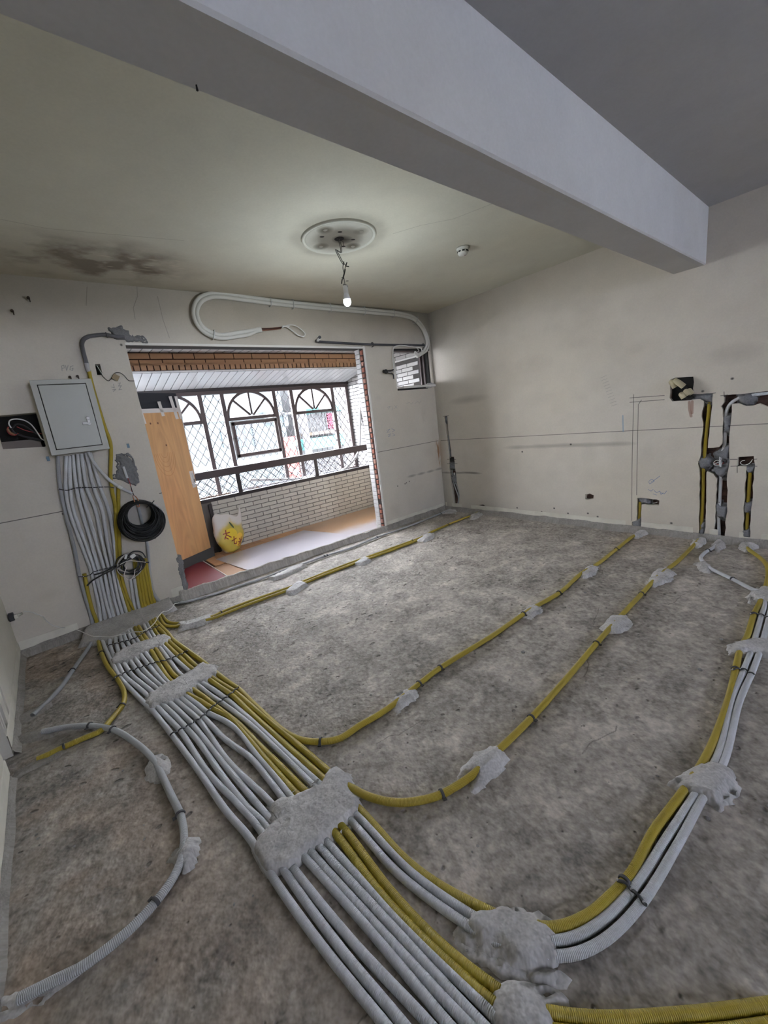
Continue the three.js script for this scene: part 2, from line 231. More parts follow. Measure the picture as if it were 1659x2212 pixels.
// raw brick where the old door frame was pulled out, and the tiled return
{
  const redB = [M(0.30, 0.115, 0.075, 0.95, { map: mortarTex }), M(0.60, 0.24, 0.17, 0.95, { map: mortarTex }), M(0.72, 0.40, 0.32, 0.95, { map: mortarTex })];
  redB[0] = M(0.23, 0.10, 0.07, 0.95);
  const mort = part('jamb_bed', [box(OX1 - 0.001, 0, -0.07, OX1 + 0.012, OY, -0.004)], M(0.035, 0.028, 0.026, 0.98), backWall);
  const bg = [0, 1, 2].map((k) => { const g = tileGeo(0.05, 0.052, 0.016, 0.006), p = g.attributes.position; for (let i = 0; i < p.count; i++) p.setXYZ(i, p.getX(i) + 0.012 * (fbm(p.getX(i) * 40 + k * 9, p.getY(i) * 40, 2) - 0.5), p.getY(i) + 0.010 * (fbm(p.getX(i) * 40 + 3, p.getY(i) * 40 + k * 7, 2) - 0.5), p.getZ(i)); g.rotateY(-Math.PI / 2); return g; });
  for (let i = 0; i < 34; i++) { if (i === 5) continue; const b = part('brick', bg[i % 3], redB[(i * 7 + 1) % 3], backWall); b.position.set(OX1 + rr(-0.004, 0.006), 0.05 + i * 0.0645, -0.034 + rr(-0.004, 0.004)); b.scale.set(1, rr(0.9, 1.06), rr(0.7, 1)); }
  const tg = tileGeo(0.088, 0.0505, 0.010, 0.002); tg.rotateY(-Math.PI / 2);
  const tm = [M(0.52, 0.515, 0.51, 0.35), M(0.49, 0.485, 0.48, 0.35)];
  part('return_bed', box(OX1 - 0.004, -0.02, -0.158, OX1 + 0.01, OY, -0.067), M(0.07, 0.065, 0.06, 0.95), backWall);
  for (let i = 0; i < 40; i++) { const t = part('tile', tg, tm[i % 2], backWall); t.position.set(OX1 - 0.004, 0.03 + i * 0.0556, -0.112); }
  part('jamb_plaster', [box(OX1 - 0.001, 0.03, -0.010, OX1 + 0.024, OY + 0.02, 0.004), box(OX0, OY - 0.006, -0.012, OX1 + 0.0, OY + 0.012, 0.003)], M(0.78, 0.76, 0.71, 0.85), backWall);
  part('lintel_underside', box(OX0, OY - 0.004, -0.15, OX1, OY + 0.002, -0.014), M(0.03, 0.026, 0.025, 0.95), backWall);  // thin dark layer across the underside of the lintel
  part('broken_edge', backMound(jag([[OX0 - 0.022, 0.05], [OX0 + 0.004, 0.05], [OX0 + 0.004, 0.40], [OX0 - 0.006, 0.38], [OX0 - 0.008, 0.26], [OX0 - 0.016, 0.16]], 0.05, 0.008), 0.004, { soft: 0.01, cell: 0.006 }), greyMortar, backWall);
}
// skirting: a strip of old pale paint and the mortar fillet under it
const stripMat = new THREE.MeshStandardMaterial({ map: surfaceTex(512, 64, 2, 0.25, (u, v) => { const k = 0.92 + 0.3 * (fbm(u * 9, v * 9, 4) - 0.5); return [0.70 * k, 0.67 * k, 0.58 * k]; }), roughness: 0.85 });
const greyFillet = new THREE.MeshStandardMaterial({ map: mortarTex, color: new THREE.Color().setRGB(0.52, 0.50, 0.465), bumpMap: mortarBump, bumpScale: 0.01, roughness: 0.95 });
function filletRun(a, b, place, sc = 1) {                        // along a..b; profile: sloping mortar up a wall, ragged top
  const n = Math.ceil(Math.abs(b - a) / 0.025), pos = [], idx = [], uv = [], s = rnd() * 40;
  for (let i = 0; i <= n; i++) { const t = lerp(a, b, i / n), h = 0.052 + 0.03 * (fbm(t * 6 + s, 1, 4) - 0.5), o = 0.052 + 0.05 * (fbm(t * 4 + s, 9, 4) - 0.5), prof = [[0.001, h + 0.004], [0.010, h], [0.016 + 0.01 * vn(t * 30, s), h * 0.55], [o * 0.6, 0.012 + 0.012 * vn(t * 25, s + 4)], [o, -0.006]]; for (const [d, y] of prof) { pos.push(...place(t, y * sc, d * sc)); uv.push(t, (y + d) * 1.5); } }
  for (let i = 0; i < n; i++) for (let k = 0; k < 4; k++) { const c = i * 5 + k; idx.push(c, c + 1, c + 5, c + 1, c + 6, c + 5); }
  const g = new THREE.BufferGeometry(); g.setAttribute('position', new THREE.Float32BufferAttribute(pos, 3)); g.setAttribute('uv', new THREE.Float32BufferAttribute(uv, 2)); g.setIndex(idx); g.computeVertexNormals(); return g;
}
function strip(a, b, y0, y1, place) {                    // thin coat of paint with ragged lower edge
  const n = Math.ceil(Math.abs(b - a) / 0.02), pos = [], idx = [], uv = [], s = rnd() * 40;
  for (let i = 0; i <= n; i++) { const t = lerp(a, b, i / n), l = y0 + 0.02 * (fbm(t * 12 + s, 2, 3) - 0.5), h = y1 + 0.004 * (fbm(t * 5 + s, 6, 3) - 0.5); for (const [y, d] of [[l, 0.0005], [l + 0.002, 0.004], [h - 0.004, 0.005], [h, 0.0005]]) { pos.push(...place(t, y, d)); uv.push(t / 2, y / 0.25); } }
  for (let i = 0; i < n; i++) for (let k = 0; k < 3; k++) { const c = i * 4 + k; idx.push(c, c + 1, c + 4, c + 1, c + 5, c + 4); }
  const g = new THREE.BufferGeometry(); g.setAttribute('position', new THREE.Float32BufferAttribute(pos, 3)); g.setAttribute('uv', new THREE.Float32BufferAttribute(uv, 2)); g.setIndex(idx); g.computeVertexNormals(); return g;
}
const pBack = (t, y, d) => [t, y, d], pRight = (t, y, d) => [-d, y, t], pLeft = (t, y, d) => [XL + d, y, t];
{ const b = struct('baseboard_back', [strip(XL, -4.42, 0.045, 0.115, pBack), strip(-3.72, -3.62, 0.05, 0.135, pBack), strip(OX1 + 0.03, -0.03, 0.045, 0.10, pBack)], stripMat); part('mortar_fillet', [filletRun(XL, OX0 - 0.05, pBack), filletRun(OX1, 0, pBack)], greyFillet, b); }
{ const b = struct('baseboard_right', [[0.02, 0.05], [0.14, 0.32], [0.48, 2.42], [2.56, 2.98], [3.1, 3.16], [3.3, 3.36], [3.44, 4.2]].map(([a, c]) => strip(a, c, 0.05, 0.105, pRight)), stripMat); part('mortar_fillet', filletRun(0, 4.2, pRight), greyFillet, b); }
{ const b = struct('baseboard_left', [strip(0, 1.36, 0.04, 0.115, pLeft), strip(1.57, 4.5, 0.04, 0.115, pLeft)], stripMat); part('mortar_fillet', [filletRun(0, 1.36, pLeft, 0.55), filletRun(1.57, 4.5, pLeft, 0.45)], greyFillet, b); }

// ---------------------------------------------------------------- right wall with the chases cut for conduits
const chaseBig = jag([[2.762,1.426],[2.791,1.436],[2.926,1.426],[2.935,1.282],[3.065,1.272],[3.066,1.171],[3.058,1.025],[3.053,0.895],[3.053,0.821],[3.128,0.826],[3.148,0.858],[3.143,0.946],[3.144,1.056],[3.135,1.137],[3.122,1.161],[3.142,1.19],[3.139,1.246],[3.3,1.245],[3.465,1.245],[3.475,1.109],[3.41,1.128],[3.358,1.159],[3.326,1.147],[3.279,1.148],[3.237,1.173],[3.192,1.172],[3.194,1.052],[3.19,0.944],[3.194,0.834],[3.203,0.704],[3.194,0.6],[3.207,0.321],[3.206,0.03],[3.135,0.026],[3.129,0.314],[3.126,0.55],[3.101,0.598],[3.058,0.621],[3.053,0.606],[3.067,0.155],[3.06,0.027],[3.021,0.026],[3.019,0.149],[3.004,0.605],[2.99,0.684],[3.005,0.752],[3.004,0.897],[3.009,1.029],[2.995,1.086],[3.008,1.214],[2.98,1.235],[2.934,1.236],[2.911,1.232],[2.781,1.238],[2.761,1.269]], 0.05, 0.004);
const chaseC = jag([[3.255,0.741],[3.351,0.749],[3.365,0.672],[3.36,0.613],[3.365,0.353],[3.364,0.258],[3.37,0.07],[3.328,0.064],[3.314,0.33],[3.312,0.612],[3.315,0.663],[3.255,0.667]], 0.05, 0.004);
const chaseD = jag([[2.519,0.342],[2.619,0.345],[2.684,0.341],[2.708,0.332],[2.705,0.286],[2.62,0.281],[2.559,0.281],[2.557,0.151],[2.557,0.031],[2.478,0.005],[2.475,0.096],[2.518,0.112],[2.518,0.261]], 0.04, 0.003);
const chaseE = jag([[0.136,1.323],[0.186,1.325],[0.185,1.238],[0.182,1.17],[0.188,1.02],[0.203,0.861],[0.201,0.767],[0.246,0.766],[0.251,0.679],[0.252,0.588],[0.261,0.475],[0.264,0.368],[0.295,0.233],[0.27,0.079],[0.17,0.067],[0.157,0.399],[0.15,0.586],[0.159,0.756],[0.15,1.001],[0.137,1.207]], 0.06, 0.004);
const hole1 = jag([[2.019,0.348],[2.067,0.361],[2.11,0.344],[2.105,0.308],[2.057,0.295],[2.018,0.297]], 0.02, 0.004), hole2 = [[0.555,0.035],[0.574,0.076],[0.623,0.112],[0.684,0.124],[0.726,0.102],[0.746,0.066]];
const lift = (l) => l.map(([z, y]) => [z, Math.max(0.006, y)]);
const rightTex = surfaceTex(2048, 1024, 4.4, 2.75, (z, v) => {
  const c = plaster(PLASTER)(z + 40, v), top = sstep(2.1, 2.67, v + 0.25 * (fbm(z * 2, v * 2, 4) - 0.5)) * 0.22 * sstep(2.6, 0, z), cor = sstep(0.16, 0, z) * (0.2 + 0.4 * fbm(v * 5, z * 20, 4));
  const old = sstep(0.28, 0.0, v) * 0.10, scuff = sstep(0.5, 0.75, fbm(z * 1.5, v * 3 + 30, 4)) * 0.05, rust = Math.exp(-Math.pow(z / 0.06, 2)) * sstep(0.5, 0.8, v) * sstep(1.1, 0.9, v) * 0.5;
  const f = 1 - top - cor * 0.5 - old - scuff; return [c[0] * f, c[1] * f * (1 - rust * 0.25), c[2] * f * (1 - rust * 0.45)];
}, (ctx) => {
  strokes(ctx, 'rgba(50,46,44,0.8)', 0.004, [[0.03, 0.998], [0.6, 0.999], [4.4, 1.0]]);
  strokes(ctx, 'rgba(40,38,36,0.75)', 0.004, [[2.474,0.107],[2.469,0.616],[2.473,1.333]], [[2.514,0.373],[2.513,0.638],[2.514,1.237],[2.539,1.275]], [[2.44,1.306],[2.72,1.295]], [[2.441,1.265],[2.721,1.259]], [[3.061,1.271],[3.083,1.273]], [[3.117,1.246],[3.163,1.247]], [[3.137,1.275],[3.14,1.235]], [[3.206,0.722],[3.252,0.722]], [[3.213,0.664],[3.266,0.667]], [[3.254,0.667],[3.257,0.611]], [[3.352,0.722],[3.372,0.724]], [[3.359,0.666],[3.376,0.666]], [[0.114,1.326],[0.213,1.328]], [[0.12,0.732],[0.166,0.734]], [[0.243,0.731],[0.278,0.731]], [[0.113,0.673],[0.295,0.674]]);
  strokes(ctx, 'rgba(58,84,150,0.55)', 0.004, [[2.615,0.511],[2.628,0.527],[2.647,0.533],[2.661,0.518],[2.643,0.501],[2.625,0.489],[2.615,0.505]], [[2.634,0.506],[2.67,0.534],[2.705,0.567]], [[2.612,0.434],[2.636,0.419],[2.654,0.437]], [[2.663,0.426],[2.682,0.406],[2.709,0.424],[2.719,0.392],[2.737,0.409]], [[2.719,0.408],[2.746,0.399],[2.763,0.427]], [[2.655,0.393],[2.683,0.384]]);
  strokes(ctx, 'rgba(110,140,170,0.5)', 0.012, [[2.382,1.146],[2.384,1.071],[2.387,0.997]]);
  for (let i = 0; i < 11; i++) strokes(ctx, 'rgba(90,86,82,0.35)', 0.003, [[2.179,1.527],[2.231,1.54]].map(([z, y], k) => [z + i * 0.01 - k * 0.0, y - i * 0.028]));
  for (const [z, y] of [[0.089,0.542],[0.29,0.543],[0.422,0.549],[0.524,0.551],[0.589,0.545]]) blotch(ctx, z, y, 0.12, 0.018, '70,66,62', 0.45);
  for (const [z, y] of [[1.247,0.873],[1.54,0.876],[1.807,0.879],[2.052,0.877],[2.32,0.878]]) blotch(ctx, z, y, 0.22, 0.03, '92,86,78', 0.3);
  strokes(ctx, 'rgba(120,80,66,0.5)', 0.02, [[2.906,1.218],[2.911,1.155],[2.924,1.097]], [[2.927,1.22],[2.929,1.123]]);
  for (const [z, y] of [...[[3.184,1.371],[2.996,1.297],[1.189,0.125],[1.512,0.103],[1.668,0.162],[1.828,0.118],[2.046,0.14],[2.147,0.114],[2.81,0.122],[1.293,0.818],[1.873,0.887]]]) blotch(ctx, z, y, 0.014, 0.012, '28,25,24', 0.9);
  for (let i = 0; i < 40; i++) blotch(ctx, rr(0, 4.2), rr(0.2, 2.4), rr(0.05, 0.25), rr(0.05, 0.2), '96,92,84', 0.05);
  blotch(ctx, 0.55, 1.5, 0.35, 0.06, '86,80,70', 0.25); blotch(ctx, 3.2, 1.56, 0.2, 0.1, '84,80,78', 0.15); blotch(ctx, 2.2, 1.62, 0.3, 0.12, '200,196,185', 0.2);
});
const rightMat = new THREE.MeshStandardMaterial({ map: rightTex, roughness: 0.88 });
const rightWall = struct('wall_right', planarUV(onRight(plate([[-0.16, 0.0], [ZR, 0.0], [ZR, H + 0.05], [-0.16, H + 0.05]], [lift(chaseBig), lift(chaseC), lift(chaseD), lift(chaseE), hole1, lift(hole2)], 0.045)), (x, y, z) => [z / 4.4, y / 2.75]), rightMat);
const chaseBrick = new THREE.MeshStandardMaterial({ map: surfaceTex(512, 512, 1.2, 1.2, (u, v) => { const k = 0.5 + 0.9 * (fbm(u * 14, v * 14, 5) - 0.35), bed = Math.abs(((v / 0.066) % 1) - 0.5) > 0.42 ? 0.7 : 1, r = fbm(u * 3, v * 3 + 7, 3); return [lerp(0.055, 0.16, r) * k * bed + 0.008, lerp(0.04, 0.075, r) * k * bed + 0.008, lerp(0.036, 0.058, r) * k * bed + 0.008]; }), bumpMap: mortarBump, bumpScale: 0.015, roughness: 0.97 });
part('brick_core', planarUV(box(0.044, -0.2, -0.16, 0.22, H + 0.05, ZR), (x, y, z) => [z / 1.2, y / 1.2]), chaseBrick, rightWall);

// ---------------------------------------------------------------- left wall, rear wall
const lz = (l) => l.map(([z, y]) => [-z, y]);
const slot = (z0, y0, z1, y1, w) => jag([[-z0 - w, y0], [-z0, y0], [-z1, y1], [-z1 - w, y1]], 0.08, 0.004);
const leftMat = new THREE.MeshStandardMaterial({ map: surfaceTex(1024, 512, 5.5, 2.75, plaster([0.62, 0.59, 0.51])), roughness: 0.88 });
{
  const g1 = planarUV(onLeft(plate([[-1.36, 0], [0.16, 0], [0.16, H + 0.05], [-1.36, H + 0.05]], [slot(1.10, 0.03, 1.03, 0.75, 0.045), slot(1.235, 0.02, 1.185, 0.75, 0.065), slot(1.315, 0.02, 1.295, 0.75, 0.035)], 0.045)), (x, y, z) => [z / 5.5, y / 2.75]);
  const g2 = planarUV(onLeft(plate([[-ZR, 0], [-1.57, 0], [-1.57, H + 0.05], [-ZR, H + 0.05]], [], 0.12)), (x, y, z) => [z / 5.5, y / 2.75]);
  for (const g of [g1, g2]) g.translate(XL, 0, 0);
  const w = struct('wall_left', [g1, g2], leftMat);
  part('wall_core', [box(XL - 0.25, -0.2, -0.2, XL - 0.044, H + 0.05, 1.36), box(XL - 1.3, -0.2, 1.3, XL - 1.2, H + 0.05, 1.7), box(XL - 1.3, -0.2, 1.36, XL - 0.2, H + 0.05, 1.30), box(XL - 1.3, -0.2, 1.57, XL - 0.12, H + 0.05, ZR), box(XL - 1.3, -0.25, 1.3, XL, -0.02, 1.7), box(XL - 1.3, H, 1.3, XL, H + 0.05, 1.7)], chaseBrick, w);
}
// rear of the room, behind the viewer: wall with a wide window
{
  const w = struct('wall_rear', [box(-5.1, -0.1, ZR, 0.2, 1.6, ZR + 0.15), box(-5.1, 2.4, ZR, 0.2, H + 0.05, ZR + 0.15), box(-5.1, 0.95, ZR, -3.2, 2.45, ZR + 0.15), box(-1.2, 0.95, ZR, 0.2, 2.45, ZR + 0.15)], leftMat);
  const f = [box(-3.2, 1.6, ZR + 0.03, -3.16, 2.4, ZR + 0.1), box(-1.24, 1.6, ZR + 0.03, -1.2, 2.4, ZR + 0.1), box(-2.22, 1.6, ZR + 0.03, -2.18, 2.4, ZR + 0.1), box(-3.2, 1.6, ZR + 0.03, -1.2, 1.64, ZR + 0.1), box(-3.2, 2.36, ZR + 0.03, -1.2, 2.4, ZR + 0.1)];
  const w2 = struct('window_2', f, brownAlu); part('pane', box(-3.18, 1.62, ZR + 0.06, -1.22, 2.38, ZR + 0.062), new THREE.MeshPhysicalMaterial({ color: new THREE.Color().setRGB(0.92, 0.94, 1.0), roughness: 0.02, transmission: 1, thickness: 0 }), w2); struct('floor_rear', box(-5.1, -0.3, 6.85, 0.2, -0.008, ZR + 0.15), mortar);
}
// ---------------------------------------------------------------- balcony: floor, parapet, side wall, beam, soffits
const ZP = -1.3, XE = -0.1, XB0 = -3.95;
const tileTone = (r, g, b, rough = 0.35) => [0, 1, 2].map((k) => M(r * (0.94 + 0.06 * k), g * (0.94 + 0.06 * k), b * (0.94 + 0.055 * k), rough));
const creamTiles = tileTone(0.55, 0.515, 0.46), whiteTiles = tileTone(0.47, 0.46, 0.445), orangeTiles = tileTone(0.50, 0.285, 0.155, 0.45);
const grout = M(0.13, 0.115, 0.105, 0.95), orangeGrout = M(0.055, 0.02, 0.013, 0.95);
const TW = 0.222, TH = 0.0556;
{
  const w = struct('wall_parapet', box(-3.6, -0.3, ZP - 0.12, XE, 0.645, ZP - 0.007), grout);
  const full = tileGeo(TW - 0.008, TH - 0.008, 0.009, 0.0015);
  for (let j = 0; j < 12; j++) for (let i = 0; i < 14; i++) {
    const x1 = XE - i * TW - (j % 2 ? TW * 0.5 : 0) + (j % 2 ? TW / 2 : 0) - (j % 2 ? 0.11 : 0), a = Math.max(-2.84, x1 - TW + 0.008), b = Math.min(XE, x1);
    if (b - a < 0.02) continue;
    const t = part('tile', full, creamTiles[(i * 5 + j * 3) % 3], w); t.position.set((a + b) / 2, 0.62 - j * TH, ZP - 0.007); t.scale.x = (b - a) / (TW - 0.008);
    if (j % 2 && i === 0) { const s = part('tile', full, creamTiles[j % 3], w); s.position.set(XE - 0.051, 0.62 - j * TH, ZP - 0.007); s.scale.x = 0.102 / (TW - 0.008); }
  }
}
{
  const w = struct('wall_balcony_side', box(XE + 0.007, -0.3, -2.16, XE + 0.25, 3.2, -0.155), M(0.075, 0.07, 0.066, 0.95));
  const g = tileGeo(TW - 0.009, TH - 0.009, 0.009, 0.0015); g.rotateY(-Math.PI / 2);
  const rest = []; let n = 0;
  for (let j = 0; j < 42; j++) for (let i = 0; i < 17; i++) {
    const z = -0.17 - TW / 2 - i * TW - (j % 2) * TW / 2, y = 0.30 + j * TH + (z > -1.25 && j > 32 ? 0.012 : 0);
    if (z < -2.05) continue;
    const seen = (z < -1.35 && y > 0.98 && y < 2.3) || (z > -0.85 && y > 1.72 && y < 2.4);
    if (Math.abs(y - 2.165) < 0.03 && z > -1.25) continue;
    if (seen && n < 298) { n++; const t = part('tile', g, whiteTiles[(i * 5 + j * 7) % 3], w); t.position.set(XE + 0.007, y, z); } else if (z > -1.36) { const c = g.clone(); c.translate(XE + 0.007, y, z); rest.push(c); } else if (z > -3.6) { const c = g.clone(); c.translate(XE + 0.007, y, z); rest.push(c); }
  }
  part('tile_field', rest, whiteTiles[1], w).userData.kind = 'stuff';
  part('ledge', rbox(XE - 0.016, 2.155, -1.25, XE + 0.02, 2.176, -0.155, 0.003), M(0.72, 0.71, 0.68, 0.4), w);
}
{
  const w = struct('balcony_beam', [box(XB0, 2.196, -1.42, XE + 0.01, 2.41, -1.257), box(XB0, 2.41, -1.42, XE + 0.2, 3.2, -1.25)], orangeGrout);
  const g = tileGeo(0.224, 0.057, 0.009, 0.0015), s = tileGeo(0.053, 0.078, 0.009, 0.0015);
  for (let j = 0; j < 2; j++) for (let i = 0; i < 17; i++) { const x = -0.22 - i * 0.235 - j * 0.117; if (x < XB0) continue; part('tile', g, orangeTiles[(i * 3 + j) % 3], w).position.set(x, 2.365 - j * 0.068, -1.257); }
  for (let i = 0; i < 58; i++) { const x = -0.14 - i * 0.066; if (x < XB0) break; part('tile', s, orangeTiles[(i * 7) % 3], w).position.set(x, 2.253, -1.257); }
  part('corner_bead', rbox(XB0, 2.192, -1.262, XE, 2.208, -1.236, 0.003), M(0.74, 0.73, 0.72, 0.35), w);
}
{
  const pm = [M(0.46, 0.47, 0.475, 0.3), M(0.43, 0.44, 0.45, 0.3)], seam = M(0.2, 0.2, 0.2, 0.8);
  const w = struct('ceiling_balcony', box(XB0 - 0.1, 2.42, -1.26, XE + 0.2, 2.9, -0.15), seam);
  const g = rbox(-0.046, 0, -1.25, 0.046, 0.014, -0.155, 0.003);
  for (let x = -3.9; x < XE - 0.02; x += 0.1) part('plank', g, pm[(used.plank ?? 0) % 2], w).position.set(x, 2.404, 0);
  const c = struct('cage_soffit', [box(XB0 - 0.1, 2.2, -1.95, XE + 0.1, 2.24, -1.40), box(XB0 - 0.1, 2.24, -1.95, XE + 0.2, 2.26, -1.3)], seam);
  const L = 0.655, q = rbox(-0.0455, 0, -L, 0.0455, 0.012, 0, 0.003);
  for (let x = -3.9; x < XE - 0.02; x += 0.0975) { const p = part('plank', q, pm[(used.plank ?? 0) % 2], c); p.position.set(x, 2.186, -1.262); p.rotation.x = -Math.atan2(0.135, 0.64); }
  part('edge_trim', box(XB0, 2.05, -1.90, XE, 2.2, -1.885), blackAlu, c);
}
{
  const fl = struct('floor_balcony', box(XB0, -0.3, -1.45, XE + 0.01, -0.012, -0.13), orangeGrout);
  const m = [0, 1, 2].map((k) => M(0.50 + 0.03 * k, 0.275 + 0.015 * k, 0.145, 0.5)), g = tileGeo(0.104, 0.104, 0.012, 0.0015); g.rotateX(-Math.PI / 2);
  for (let i = 0; i < 28; i++) for (let j = 0; j < 5; j++) part('tile', g, m[(i * 5 + j * 2) % 3], fl).position.set(-3.05 + i * 0.108 - 0.108 * 0, -0.012, -1.243 + j * 0.108);
  part('bare_bed', box(XB0, -0.02, -0.72, XE, -0.004, -0.13), M(0.42, 0.25, 0.15, 0.7), fl);
}
// clear protective film and boards on the balcony floor, catching the daylight
const film = (r, g, b) => new THREE.MeshPhysicalMaterial({ color: new THREE.Color().setRGB(r, g, b), roughness: 0.32, clearcoat: 1, clearcoatRoughness: 0.16, ior: 1.6 });
const daylitFilm = film(1, 1, 1); daylitFilm.map = surfaceTex(256, 256, 2, 1.4, (u, v) => { const t = sstep(0.62, 0.95, v + 0.25 * (fbm(u * 4, v * 4, 4) - 0.5)); return [lerp(0.52, 0.58, t), lerp(0.29, 0.54, t), lerp(0.14, 0.58, t)]; });   // tan paper, with the pale daylight towards the room painted into its colour
function sheet(name, label, cat, pts, y, m, wave = 0.004) {
  const x0 = Math.min(...pts.map((p) => p[0])), n = 40, k = 10, pos = [], idx = [], uv = [];
  for (let i = 0; i <= n; i++) for (let j = 0; j <= k; j++) { const s = i / n, t = j / k, x = lerp(lerp(pts[0][0], pts[1][0], s), lerp(pts[3][0], pts[2][0], s), t), z = lerp(lerp(pts[0][1], pts[1][1], s), lerp(pts[3][1], pts[2][1], s), t); pos.push(x, y + wave * fbm(x * 5, z * 9 + x0, 3), z); uv.push((x + 2) / 2, (z + 1.3) / 1.4); }
  for (let i = 0; i < n; i++) for (let j = 0; j < k; j++) { const c = i * (k + 1) + j; idx.push(c, c + 1, c + k + 1, c + 1, c + k + 2, c + k + 1); }
  const g = new THREE.BufferGeometry(); g.setAttribute('position', new THREE.Float32BufferAttribute(pos, 3)); g.setAttribute('uv', new THREE.Float32BufferAttribute(uv, 2)); g.setIndex(idx); g.computeVertexNormals();
  return one(name, g, m, label, cat);
}
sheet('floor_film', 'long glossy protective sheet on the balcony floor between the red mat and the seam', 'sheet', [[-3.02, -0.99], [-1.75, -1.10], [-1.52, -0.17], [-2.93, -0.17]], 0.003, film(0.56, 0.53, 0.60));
sheet('floor_film', 'tan glossy protective sheet filling the right end of the balcony floor', 'sheet', [[-1.78, -1.27], [-0.12, -1.27], [-0.12, -0.26], [-1.56, -0.26]], 0.006, daylitFilm);
sheet('floor_film', 'narrow glossy strip of sheet along the inner edge of the balcony floor at right', 'sheet', [[-1.6, -0.255], [-0.2, -0.255], [-0.2, -0.16], [-1.62, -0.16]], 0.008, film(0.60, 0.57, 0.62));
const matEdge = F3([[-3.461,-0.803],[-3.169,-1.023],[-3.173,-0.353],[-3.534,-0.305]], 0);
{ const p = [[-3.449,-0.931],[-3.159,-1.037],[-3.164,-0.364],[-3.525,-0.371]]; const m = sheet('red_mat', 'dark red floor mat with a pale border at the foot of the plywood door', 'mat', [[-3.75, p[1][1] + 0.0], p[1], [p[2][0], -0.13], [-3.75, -0.13]], 0.012, new THREE.MeshPhysicalMaterial({ color: new THREE.Color().setRGB(0.17, 0.014, 0.026), roughness: 0.6, clearcoat: 0.15, clearcoatRoughness: 0.4 }), 0.002);
  part('border', [box(-3.75, 0.012, -0.15, p[2][0], 0.017, -0.125), tube([V(p[1][0] + 0.01, 0.014, p[1][1]), V(p[2][0] + 0.01, 0.014, -0.13)], 0.006, 0.1, 6)], M(0.72, 0.66, 0.66, 0.5), m); }
const thresholdMat = new THREE.MeshStandardMaterial({ map: mortarTex, color: new THREE.Color().setRGB(0.80, 0.77, 0.72), bumpMap: mortarBump, bumpScale: 0.02, roughness: 0.95 });
// broken threshold between room and balcony
{
  const n = 150, pos = [], idx = [], uv = [];
  for (let i = 0; i <= n; i++) { const x = lerp(OX0 - 0.06, OX1 + 0.02, i / n), a = fbm(x * 9, 2, 4) - 0.5, b = fbm(x * 22, 7, 3) - 0.5, h = lerp(0.092, 0.05, i / n) + 0.03 * a + 0.012 * b;
    for (const [z, y] of [[0.05 + 0.02 * a, -0.01], [0.03 + 0.012 * b, h * 0.35], [0.018 + 0.014 * b, h * 0.8], [0.006, h], [-0.03 + 0.02 * b, h * 0.94], [-0.06 + 0.02 * a, h * 0.62], [-0.075, h * 0.3 + 0.008], [-0.14, 0.012], [-0.17, -0.02]]) { pos.push(x, y, z); uv.push(x, z * 2 + y); } }
  for (let i = 0; i < n; i++) for (let k = 0; k < 8; k++) { const c = i * 9 + k; idx.push(c, c + 9, c + 1, c + 1, c + 9, c + 10); }
  const g = new THREE.BufferGeometry(); g.setAttribute('position', new THREE.Float32BufferAttribute(pos, 3)); g.setAttribute('uv', new THREE.Float32BufferAttribute(uv, 2)); g.setIndex(idx); g.computeVertexNormals();
  struct('trim_1', g, thresholdMat);
}
struct('wall_balcony_end', box(XB0 - 0.2, -0.3, -2.0, XB0, 3.2, -0.155), M(0.5, 0.48, 0.45, 0.9));

// ---------------------------------------------------------------- window cage, rail, mesh
function meshGeo(x0, x1, y0, y1, z, px, py, r = 0.0048) {  // diamond wire mesh clipped to a rectangle
  const out = [], s = py / px;
  for (const d of [1, -1]) for (let k = -80; k < 120; k++) {
    const c = x0 + k * px; let pts = [];
    const at = (x) => y0 + d * s * (x - c); const xs = [x0, x1, c, c + d * (y1 - y0) / s].filter((x) => x >= x0 - 1e-6 && x <= x1 + 1e-6 && at(x) >= y0 - 1e-6 && at(x) <= y1 + 1e-6).sort((a, b) => a - b);
    if (xs.length < 2 || xs[xs.length - 1] - xs[0] < 0.01) continue;
    const a = V(xs[0], at(xs[0]), z), b = V(xs[xs.length - 1], at(xs[xs.length - 1]), z), L = a.distanceTo(b), g = new THREE.CylinderGeometry(r, r, L, 5, 1, true);
    g.rotateZ(Math.atan2(b.y - a.y, b.x - a.x) - Math.PI / 2); g.translate((a.x + b.x) / 2, (a.y + b.y) / 2, z + d * r); out.push(g);
    for (let t = 0; t < L; t += Math.hypot(px, py)) { }
  }
  for (let i = 0; i * px / 2 + x0 < x1; i++) for (let j = 0; j * py / 2 + y0 < y1; j++) if ((i + j) % 2 === 0) { const k = new THREE.OctahedronGeometry(r * 2.4); k.translate(x0 + i * px / 2, y0 + j * py / 2, z); if (i * px / 2 < x1 - x0 && j) out.push(k); }
  return merge(out);
}
const ZC = -1.88, meshMat = M(0.075, 0.065, 0.07, 0.5, { metalness: 0.4 });
